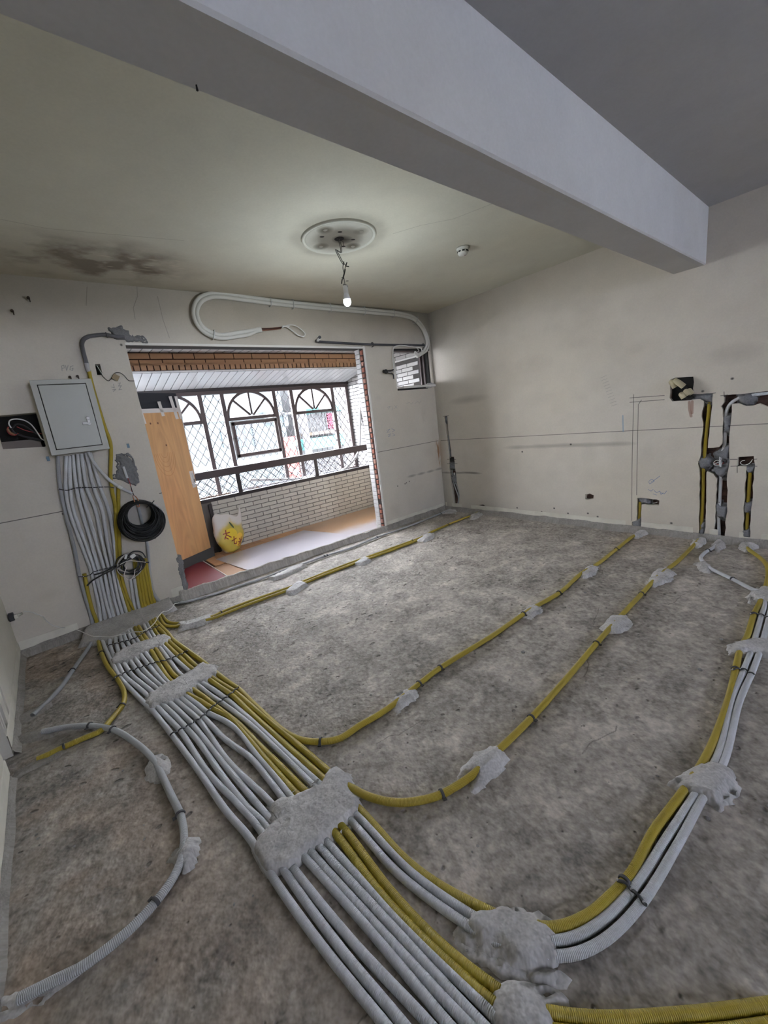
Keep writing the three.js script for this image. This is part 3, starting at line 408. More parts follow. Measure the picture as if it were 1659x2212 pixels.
{
  const c = struct('window_1', [rbox(-3.6, 1.985, ZC - 0.03, XE, 2.05, ZC + 0.03), rbox(-3.6, 0.605, ZC - 0.03, XE, 0.645, ZC + 0.03)], brownAlu);
  for (const x of [-3.3, -2.535, -2.24, -1.47, -1.18, -0.43, -0.135]) part('post', rbox(x - 0.028, 0.63, ZC - 0.025, x + 0.028, 2.0, ZC + 0.025), brownAlu, c);
  for (const [a, b] of [[-3.3, -2.535], [-2.24, -1.47], [-1.18, -0.43]]) {
    const m = (a + b) / 2, R = (b - a) / 2 - 0.02, yb = 1.655;
    part('transom', rbox(a, 1.615, ZC - 0.022, b, 1.66, ZC + 0.022), brownAlu, c);
    const arch = new THREE.Shape(); arch.absellipse(m, yb, R, 0.365, 0, Math.PI, false); arch.absellipse(m, yb, R - 0.036, 0.329, Math.PI, 0, true);
    const ag = new THREE.ExtrudeGeometry(arch, { depth: 0.03, bevelEnabled: false, curveSegments: 28 }); ag.translate(0, 0, ZC - 0.015); part('arch', ag, brownAlu, c);
    for (const t of [45, 90, 135]) { const d = t * Math.PI / 180, l = t === 90 ? 0.345 : 0.365, g = rbox(0.03, -0.014, -0.012, l, 0.014, 0.012, 0.003); g.rotateZ(d); g.translate(m, yb, ZC); part('spoke', g, brownAlu, c); }
    part('hub', new THREE.CylinderGeometry(0.035, 0.035, 0.03, 16, 1, false, -Math.PI / 2, Math.PI).rotateX(Math.PI / 2).translate(m, yb, ZC), brownAlu, c);
    part('diamond_mesh', meshGeo(a + 0.03, b - 0.03, 1.06, 1.61, ZC, 0.105, 0.155), meshMat, c).userData.kind = 'stuff';
    part('diamond_mesh', meshGeo(a + 0.03, b - 0.03, 0.65, 1.0, ZC, 0.105, 0.12), meshMat, c).userData.kind = 'stuff';
  }
  for (const [a, b] of [[-2.535, -2.24], [-1.47, -1.18], [-0.43, -0.135]]) { part('diamond_mesh', meshGeo(a + 0.03, b - 0.03, 0.65, 1.98, ZC, 0.105, 0.155), meshMat, c).userData.kind = 'stuff'; }
  // hinged sash in the middle bay
  const sash = part('sash', [rbox(-2.20, 1.105, ZC + 0.03, -1.51, 1.15, ZC + 0.065), rbox(-2.20, 1.55, ZC + 0.03, -1.51, 1.595, ZC + 0.065), rbox(-2.20, 1.105, ZC + 0.03, -2.155, 1.595, ZC + 0.065), rbox(-1.555, 1.105, ZC + 0.03, -1.51, 1.595, ZC + 0.065)], brownAlu, c);
  part('sash_seal', [rbox(-2.212, 1.092, ZC + 0.028, -1.498, 1.104, ZC + 0.05, 0.002), rbox(-2.212, 1.596, ZC + 0.028, -1.498, 1.606, ZC + 0.05, 0.002), rbox(-2.212, 1.092, ZC + 0.028, -2.202, 1.606, ZC + 0.05, 0.002), rbox(-1.509, 1.092, ZC + 0.028, -1.498, 1.606, ZC + 0.05, 0.002)], M(0.75, 0.74, 0.72, 0.4), sash);
  part('sash_stay', rbox(-2.21, 1.36, ZC + 0.05, -2.17, 1.385, ZC + 0.085), blackAlu, sash);
  part('ledge', [box(-3.6, 0.598, ZC, XE, 0.612, ZP - 0.12)], zinc, c);
  for (const s of [0.0]) part('top_rail', rbox(-3.6, 2.03, ZC - 0.02, XE, 2.07, ZC + 0.05), blackAlu, c);
}
{
  const r = thing('balcony_railing', 'dark brown railing with a thick top rail and wire mesh on the tiled parapet', 'railing', [0, 0, ZP - 0.03]);
  part('top_rail', rbox(-3.5, 0.932, -0.035, XE, 1.025, 0.03, 0.006), M(0.055, 0.040, 0.040, 0.42, { metalness: 0.3 }), r);
  part('sill_rail', rbox(-3.5, 0.645, -0.04, XE, 0.688, 0.032, 0.005), blackAlu, r);
  for (const x of [-2.44, -1.266]) part('post', rbox(x - 0.028, 0.68, -0.025, x + 0.028, 0.96, 0.02), blackAlu, r);
  for (const [a, b] of [[-3.4, -2.468], [-2.412, -1.294], [-1.238, XE]]) part('diamond_mesh', meshGeo(a, b, 0.685, 0.957, -0.01, 0.125, 0.115, 0.004), meshMat, r).userData.kind = 'stuff';
}
one('gate_post', rbox(-2.885, 0.0, -1.31, -2.845, 0.62, -1.27), blackAlu, 'slim black steel post between the plywood door and the tiled parapet', 'post');
// pipes lying in the cage
{
  const p1 = [[-0.051,2.1],[-0.053,1.975],[-0.068,1.768],[-0.127,1.419],[-0.202,1.029],[-0.278,0.869],[-0.425,0.744],[-0.56,0.674],[-0.761,0.633],[-1.041,0.646],[-1.363,0.654],[-1.818,0.726],[-2.179,0.787]];
  const h = one('flexible_pipe', tube(B3(p1, -1.6), 0.021, 0.03, 10), M(0.62, 0.62, 0.63, 0.5), 'pale flexible pipe curving down the right of the cage and lying behind the railing', 'pipe');
  const p2 = [[-0.53,0.66],[-0.816,0.611],[-1.121,0.614],[-1.452,0.604],[-1.755,0.635],[-2.038,0.671],[-2.245,0.672],[-2.448,0.649]];
  one('flexible_pipe', tube(B3(p2, -1.66).map((v) => v.setY(Math.max(v.y, 0.66))), 0.018, 0.03, 10), M(0.45, 0.46, 0.5, 0.5), 'thinner grey pipe lying flat on the cage ledge under the pale one', 'pipe');
  const tw = []; for (let i = 0; i < 26; i++) { const x = rr(-2.75, -1.5), z = rr(-1.8, -1.5); tw.push(tube([V(x, 0.62, z), V(x + rr(-0.1, 0.1), 0.65 + rr(0, 0.05), z + rr(-0.04, 0.04)), V(x + rr(-0.2, 0.2), 0.63 + rr(0, 0.04), z + rr(-0.08, 0.08))], 0.003, 0.05, 5, false)); }
  one('dry_twigs', tw, M(0.20, 0.13, 0.09, 0.9), 'tangle of dry twigs on the left of the cage ledge', 'twigs', null, 'stuff').userData.kind = 'stuff';
}

// ---------------------------------------------------------------- plywood-covered door
{
  const d = thing('entry_door', 'black steel door covered with a taped-on plywood sheet, standing at the left of the balcony', 'door', [-3.74, 0.118, -0.771], 28.2 * Math.PI / 180);
  const L = 0.843, wood = new THREE.MeshStandardMaterial({ roughness: 0.62, map: surfaceTex(512, 1024, 0.85, 1.7, (u, v) => { const w = fbm(u * 3.2, v * 0.8 + 4, 3), kn = Math.exp(-Math.pow((u - 0.52) / 0.13, 2)) * 0.5 * Math.sin(v * 13 + 9 * (u - 0.52) * (u - 0.52) * 40), ring = Math.sin((u * 16 + 5 * w + kn * 2) * 3.1) * 0.5 + 0.5, st = fbm(u * 60, v * 2.2, 3), k = 0.9 + 0.16 * (w - 0.5) + 0.10 * (ring - 0.5) + 0.22 * (st - 0.5); const red = 0.1 * sstep(0.35, 0.75, fbm(u * 4, v * 1.5 + 20, 3)); return [0.66 * k, (0.375 - red * 0.25) * k, (0.165 - red * 0.1) * k]; }, (ctx) => { for (const [u, v] of [[0.42, 1.52], [0.51, 1.52], [0.55, 1.28]]) blotch(ctx, u, v, 0.012, 0.014, '60,22,10', 0.95); for (let k = 0; k < 5; k++) { ctx.strokeStyle = 'rgba(140,70,30,0.35)'; ctx.lineWidth = 0.004; ctx.beginPath(); ctx.ellipse(0.50, 1.2, 0.04 + k * 0.022, 0.05 + k * 0.05, 0, Math.PI, 2 * Math.PI); ctx.stroke(); } }) });
  part('leaf', rbox(0, 0, -0.045, L, 1.835, 0, 0.004), M(0.009, 0.011, 0.020, 0.6), d);
  part('plywood_sheet', planarUV(rbox(0.004, 0.0, 0.0005, L - 0.006, 1.655, 0.010, 0.001), (x, y) => [x / 0.85, y / 1.7]), wood, d);
  const tape = M(0.74, 0.70, 0.67, 0.6);
  const strips = [[[0.05, 1.648], [L, 1.652], 0.045], [[0.60, 1.59], [0.585, 1.745], 0.04], [[0.775, 1.55], [0.745, 1.80], 0.042], [[L - 0.012, 1.55], [L - 0.02, 1.80], 0.04], [[L - 0.004, 1.65], [L - 0.002, 0.9], 0.010], [[0.35, 1.52], [0.33, 1.72], 0.045], [[L - 0.045, 0.955], [L - 0.045, 0.76], 0.055]];
  for (const [a, b, w] of strips) { const len = Math.hypot(b[0] - a[0], b[1] - a[1]), g = box(-len / 2, -w / 2, 0, len / 2, w / 2, 0.0012); g.rotateZ(Math.atan2(b[1] - a[1], b[0] - a[0])); g.translate((a[0] + b[0]) / 2, (a[1] + b[1]) / 2, 0.0105); part('tape_strip', g, tape, d); }
  const hd = part('handle', [rbox(L - 0.045, 0.80, 0.0, L - 0.02, 0.93, 0.016), tube([V(L - 0.03, 0.80, 0.01), V(L - 0.03, 0.80, 0.045), V(L - 0.10, 0.80, 0.047)], 0.006, 0.01, 8)], zinc, d);
  part('keyhole', rbox(L - 0.037, 0.82, 0.016, L - 0.029, 0.86, 0.018), dark, hd);
  const st = thing('door_sill', 'dark grey stone step under the plywood door', 'step', [-3.74, 0, -0.771], 28.2 * Math.PI / 180); part('slab', rbox(0, -0.01, -0.16, L + 0.03, 0.116, 0.012, 0.006), M(0.07, 0.07, 0.07, 0.8), st);
}
// bag beside the door
{
  const at = [[-2.834,-1.329]][0];
  const b = thing('plastic_bag', 'crumpled white plastic bag printed with yellow fruit and red characters', 'bag', [-2.775, 0.004, -1.075], 0.3); b.scale.set(1.5, 1.5, 1.0);
  const n = 40, k = 22, pos = [], uv = [], idx = [];
  for (let j = 0; j <= k; j++) for (let i = 0; i <= n; i++) { const a = i / n * 2 * Math.PI, t = j / k, w = lerp(0.07, 0.125, sstep(0, 0.45, t)) * (t < 0.06 ? sstep(-0.02, 0.06, t) + 0.02 : 1), f = 1 + 0.16 * (fbm(Math.cos(a) * 2 + 5, Math.sin(a) * 2 + t * 4, 3) - 0.5), dp = lerp(0.8, 0.5, t); const top = t > 0.6 ? (t - 0.6) * 0.075 * (Math.sin(a * 3 + 1) + 0.5 * Math.sin(a * 5)) : 0; pos.push(Math.cos(a) * w * f * (1 + 0.12 * t) + 0.03 * t, 0.31 * t + top + 0.01 * t * Math.sin(a), Math.sin(a) * w * dp * f - 0.05 * t); uv.push((Math.atan2(Math.cos(a), Math.sin(a)) / Math.PI + 1) / 2, t); }
  for (let j = 0; j < k; j++) for (let i = 0; i < n; i++) { const c = j * (n + 1) + i; idx.push(c, c + n + 1, c + 1, c + 1, c + n + 1, c + n + 2); }
  for (let i = 0; i < n; i++) idx.push(0, i, i + 1);
  const g = new THREE.BufferGeometry(); g.setAttribute('position', new THREE.Float32BufferAttribute(pos, 3)); g.setAttribute('uv', new THREE.Float32BufferAttribute(uv, 2)); g.setIndex(idx); g.computeVertexNormals();
  const print = surfaceTex(512, 256, 2, 1, (u, v) => { const m = sstep(0.62, 0.38, Math.abs(u - 1) * 0.75 + Math.abs(v - 0.3) * 0.9 + 0.25 * (fbm(u * 5, v * 5, 3) - 0.5)), y = fbm(u * 6, v * 6 + 9, 3); return [lerp(0.66, lerp(0.42, 0.62, y), m), lerp(0.61, lerp(0.36, 0.42, y), m), lerp(0.57, 0.05, m)]; }, (ctx) => {
    const red = 'rgba(120,14,8,1)';
    ctx.fillStyle = 'rgba(235,190,60,0.9)'; ctx.beginPath(); ctx.ellipse(1.14, 0.3, 0.14, 0.17, 0, 0, 6.3); ctx.fill(); ctx.fillStyle = 'rgba(228,196,40,0.9)'; ctx.beginPath(); ctx.ellipse(0.95, 0.5, 0.13, 0.15, 0.3, 0, 6.3); ctx.fill();
    ctx.fillStyle = 'rgba(40,62,16,1)'; ctx.beginPath(); ctx.ellipse(1.0, 0.72, 0.02, 0.09, 0.4, 0, 6.3); ctx.fill();
    strokes(ctx, red, 0.022, [[0.78, 0.56], [0.92, 0.56]], [[0.85, 0.63], [0.84, 0.52], [0.78, 0.43]], [[0.85, 0.52], [0.93, 0.43]], [[0.80, 0.47], [0.86, 0.41]]);
    strokes(ctx, red, 0.022, [[0.93, 0.33], [1.04, 0.36]], [[0.99, 0.42], [0.98, 0.24], [1.05, 0.22], [1.06, 0.27]]);
    strokes(ctx, red, 0.024, [[1.12, 0.24], [1.30, 0.26]], [[1.21, 0.34], [1.20, 0.12]], [[1.20, 0.24], [1.12, 0.13]], [[1.21, 0.24], [1.32, 0.12]], [[1.15, 0.32], [1.18, 0.28]], [[1.28, 0.33], [1.24, 0.28]]);
  });
  part('sack', g, new THREE.MeshPhysicalMaterial({ map: print, roughness: 0.4, clearcoat: 0.3, clearcoatRoughness: 0.3, side: THREE.DoubleSide }), b);
  const w = [[-2.666,-1.289]][0], cr = new THREE.IcosahedronGeometry(1, 4), p = cr.attributes.position;
  for (let i = 0; i < p.count; i++) { const x = p.getX(i), y = p.getY(i), z = p.getZ(i), f = 0.55 + 1.1 * Math.abs(fbm(x * 3 + 7, y * 3 + z * 2.3, 4) - 0.5) * 2; p.setXYZ(i, x * 0.075 * f, (y + 0.75) * 0.10 * f, z * 0.045 * f); }
  cr.rotateZ(-0.5); cr.computeVertexNormals(); cr.translate(w[0] + 0.03, 0.03, w[1]);
  one('plastic_wrapper', cr, new THREE.MeshPhysicalMaterial({ color: new THREE.Color().setRGB(0.5, 0.46, 0.46), roughness: 0.15, transmission: 0.4, thickness: 0 }), 'crumpled clear plastic wrapper on the floor right of the printed bag', 'wrapper');
}

// ---------------------------------------------------------------- small window
{
  const w = struct('window_3', [rbox(-0.69, 1.73, -0.15, -0.655, 2.06, -0.10), rbox(-0.096, 1.76, -0.154, -0.076, 2.24, -0.13), rbox(-0.07, 1.76, -0.15, -0.05, 2.24, -0.09), rbox(-0.69, 2.195, -0.15, -0.03, 2.235, -0.05)], brownAlu);
  part('dark_jamb', box(-0.052, 1.76, -0.155, -0.036, 2.23, -0.03), dark, w);
  part('top_scar', [box(-0.69, 2.205, -0.05, -0.035, 2.232, -0.004)], dark, w);
  part('edge_bead', [rbox(-0.70, 1.74, -0.02, -0.686, 2.1, 0.004, 0.002)], M(0.78, 0.75, 0.71, 0.6), w);
  part('bottom_scar', box(-0.69, 1.716, -0.05, -0.13, 1.737, 0.0015), dark, w);
  const sl = [[-0.69, 0.0], [0.0, 0.045], [0.0, -0.14], [-0.69, -0.14]];
  part('stone_sill', rbox(-0.60, 1.737, -0.15, -0.002, 1.765, 0.03, 0.004).rotateZ(0.0), M(0.74, 0.72, 0.68, 0.35), w);
  part('sill_mortar', backMound([[-0.17, 1.73], [-0.004, 1.74], [-0.004, 1.775], [-0.1, 1.768]], 0.03, { cell: 0.006, soft: 0.02 }), mortar, w);
}

// ---------------------------------------------------------------- the street outside
{
  const g = struct('street', box(-30, -4.2, -40, 30, -4, -2), M(0.08, 0.08, 0.08, 0.9));
  const pale = M(0.022, 0.032, 0.034, 0.7), white = M(0.038, 0.039, 0.040, 0.7), glass = M(0.006, 0.016, 0.022, 0.4), shutter = M(0.014, 0.024, 0.03, 0.5), line = M(0.024, 0.04, 0.048, 0.7), Z = -9;
  const a = thing('apartment_building', 'pale blue-green tiled apartment block seen through the left of the window cage', 'building', [0, 0, 0]);
  const x0 = -4.5, x1 = 2.3;
  part('wall', box(x0, -4, Z - 3, x1, 3.2, Z), pale, a);
  part('string_course', [box(x0, 1.9, Z, x1, 2.0, Z + 0.08), box(x0, -0.9, Z, x1, -0.8, Z + 0.08)], white, a);
  const cl = []; for (let y = -0.7; y < 3.4; y += 0.23) cl.push(box(x0, y, Z, x1, y + 0.018, Z + 0.006)); part('joint_lines', cl, line, a);
  for (const [bx0, by1, bx1, by0] of [[...[[0.545,1.757]][0], ...[[0.861,1.079]][0]]]) { const w = part('window', box(bx0, by0, Z, bx1, by1, Z + 0.06), white, a); for (let i = 0; i < 2; i++) for (let j = 0; j < 2; j++) part('pane', box(lerp(bx0, bx1, i * 0.52 + 0.04), lerp(by0, by1, j * 0.53 + 0.02), Z + 0.05, lerp(bx0, bx1, i * 0.52 + 0.44), lerp(by0, by1, j * 0.53 + 0.45), Z + 0.075), shutter, w); for (let i = 0; i < 5; i++) part('bar', box(lerp(bx0, bx1, 0.1 + i * 0.2), by0, Z + 0.09, lerp(bx0, bx1, 0.13 + i * 0.2), by1, Z + 0.11), white, w); }
  { const [[lx0, ly1], [lx1, ly0]] = [[1.095,1.774],[1.18,1.021]]; const l = part('louvre', box(lx0, ly0, Z, lx1, ly1, Z + 0.03), white, a); for (let i = 0; i < 9; i++) part('slat', box(lx0, lerp(ly0, ly1, i / 9), Z + 0.02, lx1, lerp(ly0, ly1, i / 9 + 0.055), Z + 0.10), shutter, l); }
  { const [[sx0, sy1], [sx1, sy0]] = [[0.086,1.706],[0.223,1.121]]; const l = part('window', box(sx0, sy0, Z, sx1, sy1, Z + 0.05), glass, a); for (let i = 0; i < 5; i++) part('bar', box(sx0, lerp(sy0, sy1, i / 5), Z + 0.06, sx1, lerp(sy0, sy1, i / 5 + 0.06), Z + 0.09), white, l); }
  { const [[wx0, wy1], [wx1, wy0]] = [[2.251,1.906],[2.407,1.535]]; const l = part('window', box(wx0, wy0, Z, wx1, wy1, Z + 0.05), shutter, a); part('awning', box(wx0 - 0.05, wy1, Z, wx1 + 0.05, wy1 + 0.06, Z + 0.3), white, l); }
  part('cornice', [box(x0, 2.95, Z, x1, 3.05, Z + 0.35)], white, a);
  const [[ax0, ay1], [ax1, ay0]] = [[1.558,2.026],[1.903,1.861]]; part('air_conditioner', rbox(ax0, ay0 - 0.15, Z, ax1, ay1 + 0.05, Z + 0.35), M(0.05, 0.053, 0.05, 0.7), a);
  const b = thing('apartment_building', 'white house with turquoise awnings and barred balconies at the right of the cage', 'building', [0, 0, 0]);
  const ZB = -8.4, y = (px, py) => 0;
  part('wall', box(2.75, -4, ZB - 3, 9, 3.0, ZB - 0.8), white, b);
  const teal = M(0.012, 0.07, 0.066, 0.7), cream = M(0.07, 0.05, 0.036, 0.8), pink = M(0.13, 0.006, 0.026, 0.7), barM = M(0.016, 0.015, 0.015, 0.7);
  const [[tx0, ty1], [tx1, ty0]] = [[2.465,1.032],[3.737,0.697]], [[ux0, uy1], [ux1, uy0]] = [[3.084,1.991],[3.689,1.852]];
  part('awning', box(tx0, ty0 - 0.02, ZB - 0.8, tx1 + 0.6, ty1, ZB + 0.4), teal, b); part('awning', box(ux0, uy0, ZB - 0.8, ux1 + 0.8, uy1 + 0.02, ZB + 0.4), teal, b);
  const [[rx0, ry1], [rx1, ry0]] = [[2.933,1.827],[3.512,1.223]]; const bl = part('balcony_cage', box(rx0, ry0 - 0.1, ZB - 0.8, rx1 + 0.9, ry0, ZB), cream, b);
  const bars = []; for (let i = 0; i <= 12; i++) bars.push(box(lerp(rx0, rx1 + 0.9, i / 12) - 0.012, ry0, ZB - 0.03, lerp(rx0, rx1 + 0.9, i / 12) + 0.012, ry1, ZB - 0.005)); for (let j = 0; j <= 4; j++) bars.push(box(rx0, lerp(ry0, ry1, j / 4) - 0.012, ZB - 0.03, rx1 + 0.9, lerp(ry0, ry1, j / 4) + 0.012, ZB - 0.005)); part('bars', bars, barM, bl);
  const [[kx0, ky1], [kx1, ky0]] = [[3.543,1.789],[3.757,1.264]]; const pk = []; for (let i = 0; i < 4; i++) pk.push(box(lerp(kx0, kx1, i / 4), ky0, ZB + 0.1, lerp(kx0, kx1, i / 4 + 0.14), ky1, ZB + 0.15)); for (let j = 0; j < 6; j++) pk.push(box(kx0, lerp(ky0, ky1, j / 6), ZB + 0.1, kx1, lerp(ky0, ky1, j / 6 + 0.08), ZB + 0.15)); part('pink_lattice', pk, pink, b);
  const [[gx0, gy1], [gx1, gy0]] = [[2.816,0.8],[3.835,0.498]]; const gr = []; for (let j = 0; j < 6; j++) gr.push(box(gx0, gy0 - j * 0.16, ZB - 0.4, gx1 + 0.7, gy0 - j * 0.16 + 0.04, ZB - 0.36)); for (let i = 0; i < 9; i++) gr.push(box(gx0 + i * 0.22, gy0 - 1, ZB - 0.4, gx0 + i * 0.22 + 0.03, gy1, ZB - 0.37)); part('window_bars', gr, barM, b);
  const pz = -7, [[px0, py0], [px1]] = [[1.9,2.59],[2.053,2.583]]; const pl = [[1.915,2.261],[1.754,-0.483]];
  one('utility_pole', new THREE.CylinderGeometry(0.10, 0.12, 11, 18).translate((pl[0][0] + pl[1][0]) / 2 + 0.05, 1, pz), M(0.026, 0.025, 0.027, 0.8), 'grey concrete utility pole standing in the street beside the red sign', 'pole');
  const sg = [[1.643,1.191],[2.068,1.184],[2.012,-0.376],[1.576,-0.351]], sx0 = (sg[0][0] + sg[3][0]) / 2, sx1 = (sg[1][0] + sg[2][0]) / 2, sy1 = (sg[0][1] + sg[1][1]) / 2, sy0 = -1.2;
  const s = thing('shop_sign', 'tall orange-red vertical shop sign with white round emblems', 'sign', [0, 0, 0]);
  part('board', rbox(sx0, sy0, -8.08, sx1, sy1, -8), M(0.105, 0.009, 0.004, 0.7), s);
  const w = sx1 - sx0, wd = M(0.14, 0.135, 0.13, 0.7); for (const [fy, r] of [[0.14, 0.30], [0.36, 0.2], [0.6, 0.27], [0.84, 0.26]]) part('emblem', new THREE.CylinderGeometry(r * w, r * w, 0.02, 24).rotateX(Math.PI / 2).translate(sx0 + w * 0.62, sy1 - fy * (sy1 - sy0) * 0.8, -7.99), wd, s);
}
// ---------------------------------------------------------------- conduits from the grey board down the wall and over the floor
const RC = 0.0128;
function clip(o, p, dir, r = RC, flat = true) {           // small saddle clip over a conduit on the floor
  const g = new THREE.TorusGeometry(r + 0.0025, 0.0028, 6, 14, Math.PI), tab = box(-r - 0.014, -0.002, -0.007, -r, 0.002, 0.007); const k = merge([g.scale(1, 1, 2.2), tab]);
  k.rotateY(Math.atan2(dir.x, dir.z)); k.translate(p.x, p.y, p.z); return part('clip', k, strapDark, o);
}
function conduit(label, wall, floor, m, { r = RC, yf = 0.012, clips = [], group, name = 'conduit', lead = [] } = {}) {
  const pts = [...(wall ? B3(wall, 0.018) : [])];
  if (wall && floor) { const e = pts[pts.length - 1]; pts[pts.length - 1] = V(e.x, Math.max(e.y, 0.075), 0.018); const f = floor[0]; pts.push(V(lerp(e.x, f[0], 0.35), 0.03, Math.min(0.09, f[1] * 0.4))); }
  if (floor) pts.push(...F3(floor, yf));
  const c = polyline(pts), o = thing(name, label, 'conduit', [0, 0, 0], 0, group);
  part('tube', tube(c, r, 0.022, 12), m, o);
  for (const [x, z] of clips) { let best = 0, bd = 9; for (let i = 0; i <= 300; i++) { const p = c.getPointAt(i / 300), d = Math.hypot(p.x - x, p.z - z) + (p.y > 0.1 ? 1 : 0); if (d < bd) { bd = d; best = i / 300; } } clip(o, c.getPointAt(best), c.getTangentAt(best), r); }
  return o;
}
const ord = ['first', 'second', 'third', 'fourth', 'fifth', 'sixth', 'seventh', 'eighth', 'ninth'];
conduit('grey conduit at the far left of the bundle, turning off alone to the left', [[-4.232,1.418],[-4.272,1.181],[-4.286,1.003],[-4.298,0.696],[-4.317,0.478],[-4.322,0.261],[-4.326,0.03]], [[-4.365,0.246],[-4.505,0.64],[-4.577,0.828],[-4.66,0.973],[-4.712,1.04]], greyConduit, { clips: [[-4.505,0.64]] });
conduit('yellow conduit bending away left from the floor bundle, under the white arc', [[-4.283,0.49],[-4.299,0.293],[-4.302,0.172],[-4.297,0.046]], [[-4.324,0.281],[-4.331,0.538],[-4.32,0.819],[-4.293,1.062],[-4.288,1.237],[-4.31,1.363],[-4.385,1.472],[-4.433,1.527],[-4.513,1.521],[-4.589,1.516],[-4.645,1.517],[-4.691,1.512]], yellowConduit, { r: 0.0138, clips: [[-4.331,0.536],[-4.299,1.025],[-4.318,1.374],[-4.583,1.512]] });
const whites = [
  [[[-4.18,1.41],[-4.239,1.175],[-4.258,1.011],[-4.25,0.747],[-4.239,0.522],[-4.247,0.313],[-4.27,0.054]], [[-4.299,0.277],[-4.3,0.509],[-4.295,0.689],[-4.291,0.812],[-4.278,1.057],[-4.25,1.259],[-4.224,1.431],[-4.204,1.539],[-4.184,1.719],[-4.17,1.862],[-4.139,2.225],[-4.122,2.485],[-4.098,2.674],[-4.097,2.822],[-4.076,3.104],[-4.046,3.343],[-4.034,3.44]]],
  [[[-4.161,1.407],[-4.212,1.169],[-4.233,1.005],[-4.222,0.739],[-4.213,0.513],[-4.221,0.303],[-4.238,0.053]], [[-4.254,0.304],[-4.269,0.461],[-4.271,0.648],[-4.265,0.844],[-4.255,1.041],[-4.221,1.229],[-4.194,1.383],[-4.174,1.552],[-4.151,1.721],[-4.132,1.864],[-4.113,2.253],[-4.079,2.48],[-4.058,2.661],[-4.06,2.842],[-4.042,3.138],[-4.014,3.374],[-4.005,3.468]]],
  [[[-4.14,1.411],[-4.176,1.162],[-4.186,0.994],[-4.185,0.728],[-4.187,0.504],[-4.198,0.294],[-4.203,0.059]], [[-4.215,0.288],[-4.23,0.46],[-4.236,0.618],[-4.232,0.859],[-4.22,1.062],[-4.19,1.238],[-4.164,1.38],[-4.145,1.569],[-4.119,1.732],[-4.105,1.861],[-4.089,2.001],[-4.073,2.343],[-4.056,2.546],[-4.039,2.648],[-4.035,2.858],[-4.007,3.172],[-3.97,3.415],[-3.961,3.509]]],
  [[[-4.11,1.414],[-4.147,1.156],[-4.151,0.986],[-4.15,0.717],[-4.152,0.492],[-4.171,0.283],[-4.179,0.065]], [[-4.184,0.294],[-4.195,0.443],[-4.198,0.599],[-4.196,0.871],[-4.182,1.07],[-4.159,1.234],[-4.137,1.367],[-4.114,1.57],[-4.089,1.74],[-4.074,1.863],[-4.063,2.016],[-4.043,2.305],[-4.027,2.503],[-4.016,2.631],[-3.992,2.853],[-3.959,3.166],[-3.938,3.446],[-3.93,3.529]]],
  [[[-4.084,1.413],[-4.113,1.149],[-4.099,0.974],[-4.114,0.707],[-4.122,0.482],[-4.141,0.272],[-4.144,0.071]], [[-4.161,0.29],[-4.167,0.437],[-4.164,0.584],[-4.165,0.867],[-4.151,1.077],[-4.133,1.231],[-4.114,1.355],[-4.085,1.569],[-4.057,1.741],[-4.04,1.863],[-4.029,2.242],[-4.004,2.436],[-3.986,2.558],[-3.977,2.677],[-3.966,2.872],[-3.937,3.187],[-3.905,3.475],[-3.893,3.546]]],
  [[[-4.053,1.416],[-4.067,1.14],[-4.055,0.963],[-4.079,0.697],[-4.095,0.473],[-4.114,0.261],[-4.117,0.073]], [[-4.129,0.286],[-4.135,0.435],[-4.13,0.577],[-4.127,0.862],[-4.113,1.077],[-4.102,1.233],[-4.091,1.343],[-4.057,1.573],[-4.032,1.737],[-4.017,1.849],[-3.99,2.11],[-3.949,2.314],[-3.942,2.458],[-3.94,2.575],[-3.939,2.73],[-3.936,2.872],[-3.909,3.201],[-3.882,3.5],[-3.872,3.567]]],
  [[[-4.029,1.416],[-4.025,1.131],[-4.013,0.953],[-4.036,0.684],[-4.07,0.465],[-4.086,0.251],[-4.087,0.068]], [[-4.105,0.234],[-4.108,0.404],[-4.103,0.581],[-4.097,0.855],[-4.087,1.069],[-4.079,1.224],[-4.072,1.338],[-4.034,1.57],[-4.006,1.723],[-3.989,1.834],[-3.945,1.98],[-3.924,2.106],[-3.922,2.343],[-3.915,2.477],[-3.913,2.592],[-3.913,2.736],[-3.909,2.876],[-3.884,3.226],[-3.85,3.513],[-3.846,3.562]]],
];
whites.forEach(([w, f], i) => conduit(`${ord[i]} white conduit from the left in the bundle under the big mortar patch`, w, f, whiteConduit, { group: 'white conduits of the main bundle' }));
conduit('yellow conduit among the white ones that rises beside the grey board', [[-3.892,2.026],[-3.896,1.972],[-3.895,1.78],[-3.888,1.587],[-3.879,1.476],[-3.892,1.393],[-3.937,1.212],[-3.955,1.079],[-3.962,0.964],[-4.074,0.404],[-4.068,0.256],[-4.062,0.071]], [[-4.077,0.287],[-4.078,0.434],[-4.076,0.587],[-4.062,0.839],[-4.064,1.092],[-4.057,1.331],[-4.02,1.576],[-3.984,1.712],[-3.962,1.819],[-3.92,1.966],[-3.911,2.122],[-3.904,2.39],[-3.895,2.603],[-3.882,2.752],[-3.872,2.882],[-3.879,3.128],[-3.866,3.292],[-3.835,3.494],[-3.814,3.566],[-3.746,3.651],[-3.634,3.762],[-3.516,3.867],[-3.419,3.944]], yellowConduit, { r: 0.0138, group: 'yellow conduits of the main bundle' });
